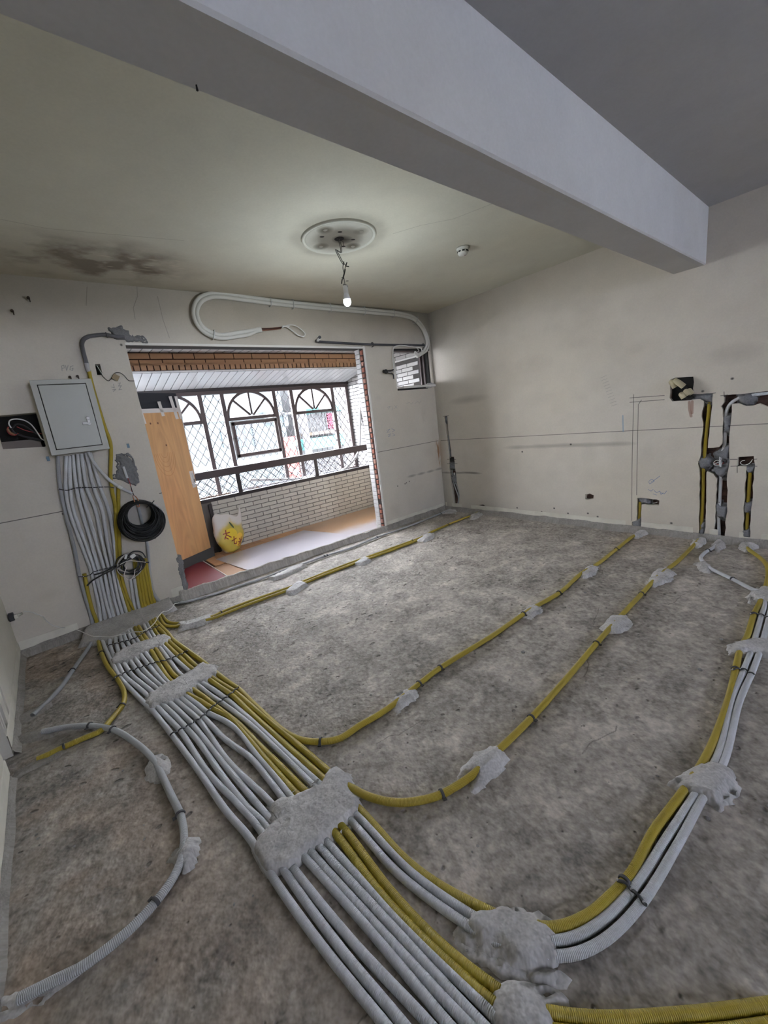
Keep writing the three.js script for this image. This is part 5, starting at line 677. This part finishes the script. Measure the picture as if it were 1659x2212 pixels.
{
  const o = thing('old_breaker_box', 'open recess of an old breaker box with loose wires at the left edge', 'breaker box');
  part('breaker_plate', rbox(-4.54, 1.44, -0.10, -4.30, 1.56, -0.07), M(0.20, 0.17, 0.15, 0.7), o);
  part('white_wire', tube(B3([[-4.27,1.535],[-4.292,1.554],[-4.301,1.583],[-4.312,1.624],[-4.329,1.666],[-4.358,1.696],[-4.398,1.709],[-4.433,1.703],[-4.446,1.678],[-4.44,1.651]], -0.02), 0.0042, 0.01, 8), cableWhite, o);
  part('black_wire', [tube(B3([[-4.441,1.653],[-4.43,1.616],[-4.395,1.589],[-4.342,1.569],[-4.288,1.548]], -0.05), 0.006, 0.015, 6), tube(B3([[-4.432,1.649],[-4.41,1.673],[-4.376,1.666],[-4.338,1.628],[-4.289,1.565]], -0.04), 0.006, 0.015, 6), tube(B3([[-4.412,1.604],[-4.379,1.58],[-4.295,1.543]], -0.055), 0.009, 0.015, 6)], cableBlack, o);
  part('red_wire', [tube(B3([[-4.454,1.661],[-4.465,1.636],[-4.457,1.609],[-4.434,1.6],[-4.411,1.61]], -0.05), 0.005, 0.015, 6), tube(B3([[-4.409,1.657],[-4.365,1.625],[-4.273,1.588]], -0.05), 0.003, 0.015, 6)], redWire, o);
  part('orange_wire', tube(B3([[-4.462,1.649],[-4.453,1.622],[-4.433,1.603]], -0.045), 0.007, 0.01, 8), M(0.30, 0.14, 0.07, 0.6), o);
  part('terminal', [1, 2].map((k) => new THREE.CylinderGeometry(0.006, 0.006, 0.01, 10).rotateX(Math.PI / 2).translate(-4.50 + k * 0.032, 1.465, -0.065)), zinc, o);
}
{ // the grey bend over the board, going into the broken corner
  const o = thing('conduit', 'dark grey conduit bending from beside the board into the broken plaster corner', 'conduit');
  part('tube', tube(B3([[-3.896,2.073],[-3.896,2.111],[-3.896,2.171],[-3.89,2.221],[-3.872,2.251],[-3.835,2.272],[-3.778,2.283],[-3.722,2.288],[-3.656,2.277],[-3.599,2.275]], 0.022), 0.0145, 0.015, 12), conduitMat(0.13, 0.13, 0.145), o);
  part('coupling', tube(B3([[-3.895,2.077],[-3.899,2.036],[-3.895,2.016]], 0.022), 0.0155, 0.01, 12), M(0.45, 0.45, 0.46, 0.6), o); part('clip', tube(B3([[-3.72,2.303],[-3.717,2.263]], 0.034), 0.004, 0.01, 8), strapDark, o);
  one('mortar_patch', backMound(jag([[-3.679,2.332],[-3.599,2.349],[-3.584,2.328],[-3.556,2.322],[-3.553,2.294],[-3.451,2.272],[-3.442,2.247],[-3.581,2.244],[-3.593,2.262],[-3.663,2.267],[-3.671,2.298]], 0.03, 0.006), 0.016, { cell: 0.006, soft: 0.02, rough: 0.008 }), greyMortar, 'broken dark grey mortar at the upper left corner of the balcony opening', 'mortar');
  one('mortar_patch', backMound(jag([[-3.889,1.226],[-3.854,1.293],[-3.856,1.342],[-3.82,1.371],[-3.782,1.35],[-3.753,1.327],[-3.753,1.296],[-3.746,1.24],[-3.745,1.181],[-3.75,1.13],[-3.783,1.105],[-3.848,1.149],[-3.881,1.175],[-3.921,1.201]], 0.03, 0.008), 0.014, { cell: 0.006, soft: 0.015, rough: 0.008 }), greyMortar, 'ragged grey mortar patch on the wall just above the black cable coil', 'mortar');
  const t = thing('conduit', 'short white conduit stub with a hanging red wire in the ragged mortar patch', 'conduit'); part('tube', tube(B3([[-3.836,1.271],[-3.832,1.217],[-3.829,1.174]], 0.026), 0.010, 0.01, 10), whiteConduit, t); part('wire', [tube(B3([[-3.826,1.173],[-3.821,1.122],[-3.822,1.075],[-3.822,1.044]], 0.034), 0.0028, 0.01, 6)], redWire, t); part('black_wire', tube(B3([[-3.821,1.106],[-3.819,1.059],[-3.816,1.027]], 0.038), 0.003, 0.01, 6), cableBlack, t);
}
{ // tag on a wire beside the switch hole
  const o = thing('tagged_wire', 'thin black wire with a brown paper tag left of the balcony opening', 'wire');
  part('wire', tube(B3([[-3.832,2.039],[-3.82,1.998],[-3.803,1.966],[-3.783,1.944],[-3.76,1.961],[-3.725,2.002],[-3.693,2.005],[-3.666,1.983],[-3.642,1.943],[-3.603,1.938]], 0.016), 0.0028, 0.01, 6), cableBlack, o);
  part('white_wire', tube(B3([[-3.831,2.066],[-3.821,2.031],[-3.806,1.989]], 0.004), 0.0025, 0.01, 6), cableWhite, o);
  const g = rbox(-0.022, -0.022, 0, 0.022, 0.022, 0.003, 0.001); g.rotateZ(-0.6); const c = [[-3.727,1.97]][0]; g.translate(c[0], c[1], 0.019); part('paper_tag', g, M(0.27, 0.21, 0.13, 0.8), o);
}
for (const [l, p] of [['upper rusty plug on the wall near the left edge of the ceiling', [[-4.132,2.524]][0]], ['lower dark hook on the wall at the far left', [[-4.242,2.432]][0]], ['left of the two dark screw ends on top of the grey board', [[-4.021,1.982]][0]], ['right of the two dark screw ends on top of the grey board', [[-3.973,1.987]][0]]]) one('wall_plug', [new THREE.CylinderGeometry(0.008, 0.010, 0.022, 10).rotateX(Math.PI / 2).translate(p[0], p[1], 0.01), new THREE.CylinderGeometry(0.004, 0.003, 0.03, 8).translate(p[0] + 0.004, p[1] - 0.014, 0.014)], M(0.04, 0.025, 0.018, 0.8), l, 'wall plug');
for (const [l, p] of [['small blue tape mark on the wall above the ragged mortar', [[-3.76,1.431]][0]], ['small blue tape mark at the lower left of the grey board', [[-4.29,1.406]][0]]]) { const g = rbox(-0.009, -0.017, 0, 0.009, 0.017, 0.0015, 0.0005); g.translate(p[0], p[1], 0); one('tape_mark', g, M(0.16, 0.25, 0.34, 0.7), l, 'tape'); }
{ // big coil of black cable
  const c = [[-3.815,0.831]][0], o = thing('cable_coil', 'thick coil of black cable hanging on the wall left of the plywood door', 'cable coil', [c[0], c[1], 0]);
  const R = 0.138, ring = [];
  for (let i = 0; i < 140; i++) { const rx = R + rr(-0.038, 0.024), ox = rr(-0.006, 0.006), oy = rr(-0.008, 0.012) - (rx - R), z = rr(0.03, 0.165), tl = rr(-0.10, 0.10), pts = []; for (let k = 0; k < 30; k++) { const a = k / 30 * 6.2832; pts.push(V(Math.cos(a) * rx + ox, Math.sin(a) * rx * 1.02 + oy, z + tl * 0.3 * Math.sin(a) + 0.004 * Math.sin(3 * a + i))); } ring.push(new THREE.TubeGeometry(new THREE.CatmullRomCurve3(pts, true), 40, 0.0042, 5, true)); }
  part('windings', ring, M(0.007, 0.007, 0.008, 0.5), o);
  const loose = []; for (let i = 0; i < 5; i++) { const pts = []; for (let k = 0; k < 26; k++) { const a = k / 26 * 6.2832, d = Math.sin(a) < 0 ? 1.10 + i * 0.035 : 1.0; pts.push(V(Math.cos(a) * R * (1 + 0.02 * i) * (Math.sin(a) < 0 ? 1.06 : 1) + 0.006 * (i % 2), Math.sin(a) * R * d, 0.06 + 0.012 * i)); } loose.push(new THREE.TubeGeometry(new THREE.CatmullRomCurve3(pts, true), 44, 0.0028, 5, true)); }
  part('loose_turns', loose, M(0.06, 0.06, 0.065, 0.4), o);
  part('hook', [tube([V(-0.005, 0.195, 0.02), V(-0.018, 0.18, 0.10), V(-0.02, 0.135, 0.158), V(-0.006, 0.105, 0.158), V(0.006, 0.135, 0.15), V(0.004, 0.19, 0.05), V(-0.005, 0.195, 0.02)], 0.0038, 0.01, 8)], copper, o);
  part('cable_end', [tube([V(0.05, 0.09, 0.145), V(0.085, 0.11, 0.155), V(0.115, 0.135, 0.16)], 0.004, 0.01, 6), tube([V(0.01, -0.178, 0.07), V(0.04, -0.188, 0.08), V(0.07, -0.190, 0.08)], 0.0045, 0.01, 6)], cableBlack, o);
  one('wall_nail', new THREE.CylinderGeometry(0.003, 0.003, 0.06, 8).rotateX(Math.PI / 2).translate(c[0] - 0.005, c[1] + 0.193, 0.03), zinc, 'nail carrying the copper hook of the black coil', 'nail');
}
{ // small tangle of wires below it
  const c = [[-3.959,0.471]][0], o = thing('wire_tangle', 'small tangle of black and white wires with white plugs under the black coil', 'wires', [c[0], c[1], 0.0]); o.scale.set(1.4, 1.4, 1.1);
  const mk = (n, r, m) => { const l = []; for (let i = 0; i < n; i++) { const pts = [], R = rr(0.045, 0.072), ox = rr(-0.02, 0.012), oy = rr(-0.014, 0.012), ph = rr(0, 6); for (let k = 0; k < 16; k++) { const a = k / 16 * 6.2832; pts.push(V(ox + R * Math.cos(a), oy + R * (0.92 + 0.1 * Math.sin(2 * a + ph)) * Math.sin(a), 0.05 + 0.014 * Math.sin(a + ph) + i * 0.0015)); } l.push(new THREE.TubeGeometry(new THREE.CatmullRomCurve3(pts, true), 40, r, 5, true)); } return l; };
  part('black_turns', mk(10, 0.0030, cableBlack), cableBlack, o); part('white_turns', mk(5, 0.0026, cableWhite), M(0.52, 0.48, 0.46, 0.5), o);
  part('white_end', [tube([V(-0.06, 0.02, 0.075), V(-0.02, 0.03, 0.085), V(0.03, 0.012, 0.085), V(0.07, -0.008, 0.08)], 0.0026, 0.01, 6), tube([V(-0.03, 0.0, 0.08), V(-0.055, -0.05, 0.085), V(-0.04, -0.082, 0.085), V(-0.012, -0.07, 0.085), V(0.005, -0.03, 0.085)], 0.0026, 0.01, 6)], M(0.66, 0.60, 0.56, 0.5), o);
  part('black_lead', [tube([V(-0.03, 0.035, 0.07), V(-0.08, 0.02, 0.06), V(-0.14, 0.0, 0.05), V(-0.19, -0.004, 0.045)], 0.0045, 0.01, 7), tube([V(-0.035, 0.02, 0.075), V(-0.1, 0.0, 0.06), V(-0.2, -0.03, 0.05), V(-0.235, -0.055, 0.032)], 0.0042, 0.01, 7), tube([V(0.07, -0.008, 0.08), V(0.084, -0.014, 0.08)], 0.004, 0.01, 7), tube([V(-0.02, 0.05, 0.07), V(0.02, 0.075, 0.075), V(0.06, 0.06, 0.075), V(0.075, 0.02, 0.07)], 0.0035, 0.01, 7)], cableBlack, o);
  const k = rbox(-0.014, -0.011, -0.008, 0.014, 0.011, 0.008, 0.003); k.rotateZ(0.45); k.translate(0.012, 0.052, 0.085); const k2 = rbox(-0.006, -0.014, -0.006, 0.006, 0.014, 0.006, 0.002); k2.rotateZ(-0.5); k2.translate(-0.022, 0.058, 0.08); part('connector', [k, k2], M(0.74, 0.74, 0.72, 0.4), o);
}
{ // socket at the left corner with a plug and its cord
  const p = [[-4.762,0.322]][0];
  const s = thing('socket', 'black socket hanging out low on the wall by the left corner', 'socket', [p[0], p[1], 0.0]);
  part('body', rbox(-0.018, -0.028, 0.0, 0.012, 0.026, 0.05, 0.004), cableBlack, s); part('lead', tube([V(-0.01, -0.02, 0.02), V(-0.03, -0.03, 0.02), V(-0.06, -0.035, 0.012)], 0.003, 0.01, 6), M(0.16, 0.07, 0.04, 0.6), s);
  const c = thing('extension_cord', 'thin white cord plugged in at the left corner, lying over the mortar ramp', 'cord');
  part('plug', [rbox(p[0] + 0.013, p[1] - 0.016, 0.026, p[0] + 0.036, p[1] + 0.012, 0.055, 0.005), tube([V(p[0] + 0.034, p[1] + 0.001, 0.04), V(p[0] + 0.062, p[1] + 0.008, 0.045)], 0.0085, 0.01, 10)], M(0.70, 0.68, 0.60, 0.45), c);
  const a = B3([[-4.687,0.342],[-4.657,0.326],[-4.625,0.293],[-4.599,0.263]], 0.055), b = B3([[-4.582,0.245],[-4.56,0.201],[-4.524,0.166]], 0.13), f = F3([[-4.478,-0.098],[-4.425,0.031],[-4.385,0.161],[-4.345,0.28]], 0.06).map((v) => v.setY(Math.max(0.045, v.y))), h = F3([[-4.311,0.301],[-4.252,0.389],[-4.19,0.426],[-4.117,0.455],[-4.055,0.514],[-4.007,0.497],[-3.956,0.435],[-3.909,0.335],[-3.858,0.258]], 0.052), e = F3([[-3.82,0.231],[-3.775,0.193],[-3.739,0.123]], 0.035), e2 = F3([[-3.699,0.08],[-3.649,0.039],[-3.576,-0.148],[-3.52,-0.292]], 0.018);
  part('flex', tube([...a, ...b, ...f, ...h, ...e, ...e2], 0.0032, 0.012, 7), cableWhite, c);
}

// ---------------------------------------------------------------- on the back wall, above the opening and at right
{
  const o = thing('aircon_pipes', 'pair of white wrapped air-conditioning pipes looping along the top of the back wall', 'pipes'), wrap = M(0.66, 0.65, 0.61, 0.55), rim = [[-2.421,2.379],[-2.521,2.359],[-2.674,2.333],[-2.811,2.312],[-2.902,2.329],[-2.98,2.389],[-2.996,2.486],[-2.944,2.577],[-2.856,2.624],[-2.752,2.636],[-2.504,2.627],[-2.194,2.616],[-1.614,2.611],[-0.862,2.609],[-0.522,2.603],[-0.295,2.566],[-0.154,2.451],[-0.102,2.289],[-0.173,2.193],[-0.323,2.134]];
  const outer = B3(rim, 0.03), c1 = polyline(outer);
  part('pipe', tube(c1, 0.0185, 0.02, 12), wrap, o);
  const cen = V(-2.05, 2.4, 0), inner = []; for (let i = 0; i <= 60; i++) { const p = c1.getPointAt(i / 60), t = c1.getTangentAt(i / 60), n = V(-t.y, t.x, 0).normalize(); inner.push(p.clone().addScaledVector(n, i < 2 || i > 57 ? 0.016 : 0.031).setZ(0.03)); } part('pipe', tube(inner, 0.0165, 0.02, 12), wrap, o);
  for (const t of [0.115, 0.36, 0.42, 0.53, 0.645, 0.755, 0.85]) { const p = c1.getPointAt(t), d = c1.getTangentAt(t), n = V(-d.y, d.x, 0).normalize(), a = p.clone().addScaledVector(n, -0.024), b = p.clone().addScaledVector(n, 0.054); part('clamp', tube([a.clone().setZ(0.0), a.clone().setZ(0.048), b.clone().setZ(0.048), b.clone().setZ(0.0)], 0.004, 0.01, 6), M(0.55, 0.55, 0.54, 0.4), o); }
  part('copper_end', [tube(B3([[-2.424,2.381],[-2.32,2.387],[-2.194,2.401]], 0.035), 0.005, 0.01, 8), tube(B3([[-2.427,2.365],[-2.322,2.376],[-2.204,2.391]], 0.03), 0.006, 0.01, 8)], M(0.22, 0.085, 0.055, 0.45, { metalness: 0.5 }), o); part('black_tape', tube(B3([[-2.422,2.374],[-2.301,2.382],[-2.203,2.397]], 0.042), 0.0035, 0.01, 6), dark, o);
  part('cable_loop', tube(B3([[-2.2,2.396],[-2.133,2.419],[-2.057,2.422],[-1.986,2.39],[-1.945,2.348],[-1.963,2.321],[-2.02,2.327],[-2.079,2.365],[-2.12,2.394],[-2.146,2.406]], 0.045), 0.0055, 0.01, 8), cableWhite, o);
  part('cable_tie', [tube(B3([[-2.198,2.407],[-2.117,2.41]], 0.048), 0.008, 0.01, 8)], cableWhite, o);
}
{
  const o = thing('drain_pipe', 'thin black pipe above the balcony opening with an open elbow at its end', 'pipe');
  part('pipe', tube(B3([[-1.79,2.277],[-1.064,2.261],[-0.141,2.265]], 0.02), 0.0125, 0.05, 12), M(0.055, 0.055, 0.065, 0.45), o);
  const e = [[-1.801,2.281]][0], f = [[-1.825,2.299]][0];
  part('elbow', tube([V(e[0] + 0.01, e[1], 0.02), V(e[0] - 0.006, e[1], 0.022), V(lerp(e[0], f[0], 0.3), lerp(e[1], f[1], 0.3), 0.05), V(f[0], f[1], 0.13)], 0.0155, 0.01, 14), M(0.07, 0.07, 0.08, 0.45), o);
  part('white_label', tube([V(lerp(e[0], f[0], 0.35) - 0.002, lerp(e[1], f[1], 0.35) - 0.004, 0.062), V(lerp(e[0], f[0], 0.85) - 0.002, lerp(e[1], f[1], 0.85) - 0.004, 0.118)], 0.0148, 0.01, 12), M(0.72, 0.72, 0.7, 0.5), o);
  for (const [x, y] of [[-1.03,2.26],[-0.16,2.262]]) part('clip', tube([V(x, y - 0.025, 0), V(x, y - 0.018, 0.03), V(x, y + 0.018, 0.03), V(x, y + 0.022, 0)], 0.005, 0.01, 6), strapDark, o);
}
{
  const o = thing('white_cable', 'white cable looping round the top of the small window with a white socket end', 'cable');
  part('flex', tube(B3([[-0.75,1.869],[-0.745,1.922],[-0.743,1.975],[-0.738,2.055],[-0.73,2.144],[-0.723,2.196],[-0.702,2.228],[-0.662,2.245],[-0.592,2.255],[-0.515,2.253],[-0.422,2.243],[-0.31,2.237],[-0.253,2.234],[-0.217,2.22],[-0.211,2.178],[-0.224,2.145],[-0.259,2.134],[-0.308,2.137]], 0.03), 0.0075, 0.012, 8), cableWhite, o);
  const c = [[-0.347,2.165]][0], g = rbox(-0.03, -0.02, -0.012, 0.03, 0.02, 0.012, 0.006); g.rotateZ(-0.5); g.translate(c[0] + 0.012, c[1] - 0.008, 0.04); part('socket_end', g, cableWhite, o);
  part('second_flex', tube(B3([[-0.613,2.256],[-0.504,2.263],[-0.395,2.253],[-0.293,2.229],[-0.257,2.191],[-0.283,2.185]], 0.022), 0.005, 0.012, 8), M(0.55, 0.52, 0.5, 0.5), o);
  const k = thing('black_plug', 'black cable plug sticking out left of the small window', 'plug');
  part('body', [tube(B3([[-0.931,1.95],[-0.874,1.944]], 0.045), 0.019, 0.02, 12), tube(B3([[-0.907,1.965],[-0.878,1.964]], 0.05), 0.008, 0.01, 8), tube(B3([[-0.913,1.929],[-0.884,1.928]], 0.05), 0.008, 0.01, 8)], cableBlack, k);
  part('lead', [tube(B3([[-0.855,1.954],[-0.789,1.958],[-0.75,1.968]], 0.03), 0.008, 0.01, 8), tube(B3([[-0.858,1.936],[-0.786,1.926],[-0.763,1.907],[-0.763,1.859]], 0.03), 0.008, 0.01, 8)], cableBlack, k); part('grey_lead', tube(B3([[-0.862,1.944],[-0.823,1.936],[-0.785,1.94],[-0.761,1.95]], 0.04), 0.006, 0.01, 8), M(0.45, 0.45, 0.45, 0.5), k);
}

// ---------------------------------------------------------------- ceiling rose, lamp, smoke alarm
{
  const o = thing('ceiling_rose', 'round plaster ceiling rose with soot marks and a cable hole in the middle', 'ceiling rose', [rose[0], H, rose[1]]);
  const R = 0.262, prof = [[0.032, 0.0], [0.034, -0.012], [R - 0.03, -0.013], [R - 0.024, -0.006], [R - 0.016, -0.006], [R - 0.012, -0.014], [R - 0.004, -0.014], [R, -0.008], [R + 0.004, 0.0]].map(([x, y]) => new THREE.Vector2(x, y));
  const g = new THREE.LatheGeometry(prof, 96); planarUV(g, (x, y, z) => [(x + 0.3) / 0.6, (z + 0.3) / 0.6]);
  const spots = [[-0.055, -0.155], [0.165, -0.06], [-0.165, 0.075], [0.075, 0.16]];
  part('disc', g, new THREE.MeshStandardMaterial({ roughness: 0.88, side: THREE.DoubleSide, map: surfaceTex(512, 512, 0.6, 0.6, plaster([0.66, 0.66, 0.585]), (ctx) => { spots.forEach(([x, z], i) => { const a = [0.75, 0.95, 0.75, 0.4][i]; blotch(ctx, x + 0.3, z + 0.3, 0.062, 0.062, '74,68,52', a); blotch(ctx, x + 0.305, z + 0.3, 0.02, 0.02, '190,186,170', 0.8); }); for (const [x, z] of [[-0.13, -0.02], [0.10, -0.09], [0.10, 0.03], [-0.055, 0.09]]) { ctx.fillStyle = 'rgba(22,20,17,0.95)'; ctx.beginPath(); ctx.ellipse(x + 0.3, z + 0.3, 0.016, 0.011, 0.4, 0, 6.3); ctx.fill(); } strokes(ctx, 'rgba(40,36,30,0.8)', 0.004, [[0.3, 0.3], [0.36, 0.27], [0.40, 0.21]], [[0.32, 0.3], [0.40, 0.33]]); blotch(ctx, 0.33, 0.30, 0.09, 0.07, '60,56,46', 0.8); }) }), o);
  for (const [x, z] of spots) part('boss', new THREE.SphereGeometry(0.016, 14, 8).scale(1, 0.35, 1).translate(x, -0.013, z), M(0.5, 0.48, 0.42, 0.8), o);
  part('cable_hole', new THREE.CylinderGeometry(0.034, 0.034, 0.004, 20).translate(0, -0.011, 0), dark, o);
}
{
  const o = thing('hanging_lamp', 'bare glowing bulb hanging on twisted wires from the ceiling rose', 'lamp', [BULB_AT.x, BULB_AT.y, BULB_AT.z]), dy = H - BULB_AT.y;
  const prof = [[0.0, -0.030], [0.012, -0.028], [0.022, -0.020], [0.028, -0.006], [0.0275, 0.006], [0.024, 0.016]].map(([x, y]) => new THREE.Vector2(x, y));
  part('globe', new THREE.LatheGeometry(prof, 28), new THREE.MeshStandardMaterial({ color: 0xffffff, emissive: new THREE.Color(0.9, 0.96, 1.0), emissiveIntensity: 6, roughness: 0.4 }), o);
  part('housing', new THREE.LatheGeometry([[0.0245, 0.0165], [0.026, 0.018], [0.020, 0.045], [0.015, 0.06]].map(([x, y]) => new THREE.Vector2(x, y)), 24), M(0.75, 0.76, 0.78, 0.4, { side: THREE.DoubleSide }), o);
  part('holder', new THREE.CylinderGeometry(0.017, 0.0175, 0.05, 20).translate(0, 0.082, 0), M(0.7, 0.7, 0.68, 0.45), o);
  part('holder_leads', [tube([V(-0.012, 0.105, 0), V(-0.02, 0.114, 0.004), V(0, 0.116, 0), V(0.018, 0.112, 0.002), V(0.02, 0.1, 0.004)], 0.0018, 0.006, 6)], cableBlack, o);
  const w = (l, r, m) => part('wire', l.map((p) => tube(p.map(([x, y, z]) => V(x, y, z ?? 0)), r, 0.008, 6)), m, o);
  w([[[0.0, dy - 0.01], [0.012, dy - 0.06], [0.004, dy - 0.098], [-0.035, dy - 0.088], [-0.018, dy - 0.115], [0.004, dy - 0.155], [0.028, dy - 0.178]], [[-0.012, dy - 0.01], [0.0, dy - 0.06], [-0.004, dy - 0.098], [-0.045, dy - 0.085], [-0.03, dy - 0.12], [-0.01, dy - 0.155], [0.01, dy - 0.18]]], 0.0026, M(0.13, 0.125, 0.11, 0.5));
  w([[[0.03, dy - 0.178], [0.018, dy - 0.20], [0.002, dy - 0.235], [-0.002, 0.17], [0.0, 0.108]], [[0.01, dy - 0.165], [0.0, dy - 0.20], [0.004, dy - 0.235], [-0.006, 0.165], [-0.024, 0.135]]], 0.0026, M(0.13, 0.125, 0.11, 0.5));
  const t = part('taped_joint', [tube([V(0.018, dy - 0.205, 0), V(0.004, dy - 0.235, 0.002), V(-0.006, 0.165, 0), V(-0.012, 0.152, 0)], 0.0052, 0.006, 8), tube([V(0.026, dy - 0.185, 0), V(0.04, dy - 0.158, 0.003)], 0.004, 0.006, 8), tube([V(0.028, dy - 0.182, 0), V(0.052, dy - 0.185, 0.004)], 0.0038, 0.006, 8), tube([V(0.012, dy - 0.175, 0), V(0.015, dy - 0.155, 0)], 0.0032, 0.006, 8), tube([V(-0.02, 0.148, 0), V(-0.03, 0.118, 0)], 0.004, 0.006, 8), tube([V(-0.008, 0.158, 0), V(-0.022, 0.157, 0)], 0.003, 0.006, 8), tube([V(0.012, 0.14, 0), V(0.032, 0.142, 0.003)], 0.002, 0.006, 8)], cableBlack, o);
  const l = new THREE.PointLight(new THREE.Color(0.86, 0.95, 1.0), BULB); l.name = 'bulb_light'; l.position.set(0, -0.004, 0); l.castShadow = true; l.shadow.radius = 1; o.add(l);
}
{
  const p = [[-1.329,1.649]][0], o = thing('smoke_alarm', 'small round white smoke alarm on the ceiling right of the rose', 'smoke alarm', [p[0], H, p[1]]), w = M(0.74, 0.73, 0.68, 0.45);
  part('base', new THREE.LatheGeometry([[0, 0], [0.05, 0], [0.05, -0.014], [0.042, -0.02], [0.0, -0.02]].map(([x, y]) => new THREE.Vector2(x, y)), 36), w, o);
  part('cap', new THREE.LatheGeometry([[0.04, -0.018], [0.043, -0.04], [0.036, -0.054], [0.022, -0.058], [0, -0.058]].map(([x, y]) => new THREE.Vector2(x, y)), 36), w, o);
  for (let i = 0; i < 8; i++) { const g = rbox(-0.010, -0.038, 0.039, 0.010, -0.027, 0.0445, 0.001); g.rotateY(i * Math.PI / 4); part('vent_slot', g, dark, o); }
  part('lens', new THREE.SphereGeometry(0.006, 10, 8).translate(0.012, -0.056, 0.01), M(0.2, 0.05, 0.04, 0.3), o);
}
// crumbs of plaster and mortar
{
  const cr = []; for (let i = 0; i < 420; i++) { const x = rr(-4.7, -0.1), z = rr(0.1, 3.9), s = rr(0.0015, 0.006) * (rnd() < 0.08 ? 1.8 : 1), g = new THREE.IcosahedronGeometry(s, 0); g.scale(rr(0.7, 1.4), rr(0.5, 0.9), rr(0.7, 1.4)); g.rotateY(rr(0, 3)); g.translate(x, s * 0.2, z); cr.push(g); }
  const o = one('mortar_crumbs', cr, mortar, 'loose crumbs of mortar scattered over the concrete floor', 'crumbs'); o.userData.kind = 'stuff';
}
for (const o of []) scene.add(o);
scene.traverse((o) => { if (o.isMesh) { o.castShadow = true; o.receiveShadow = true; } });
renderer.render(scene, camera);
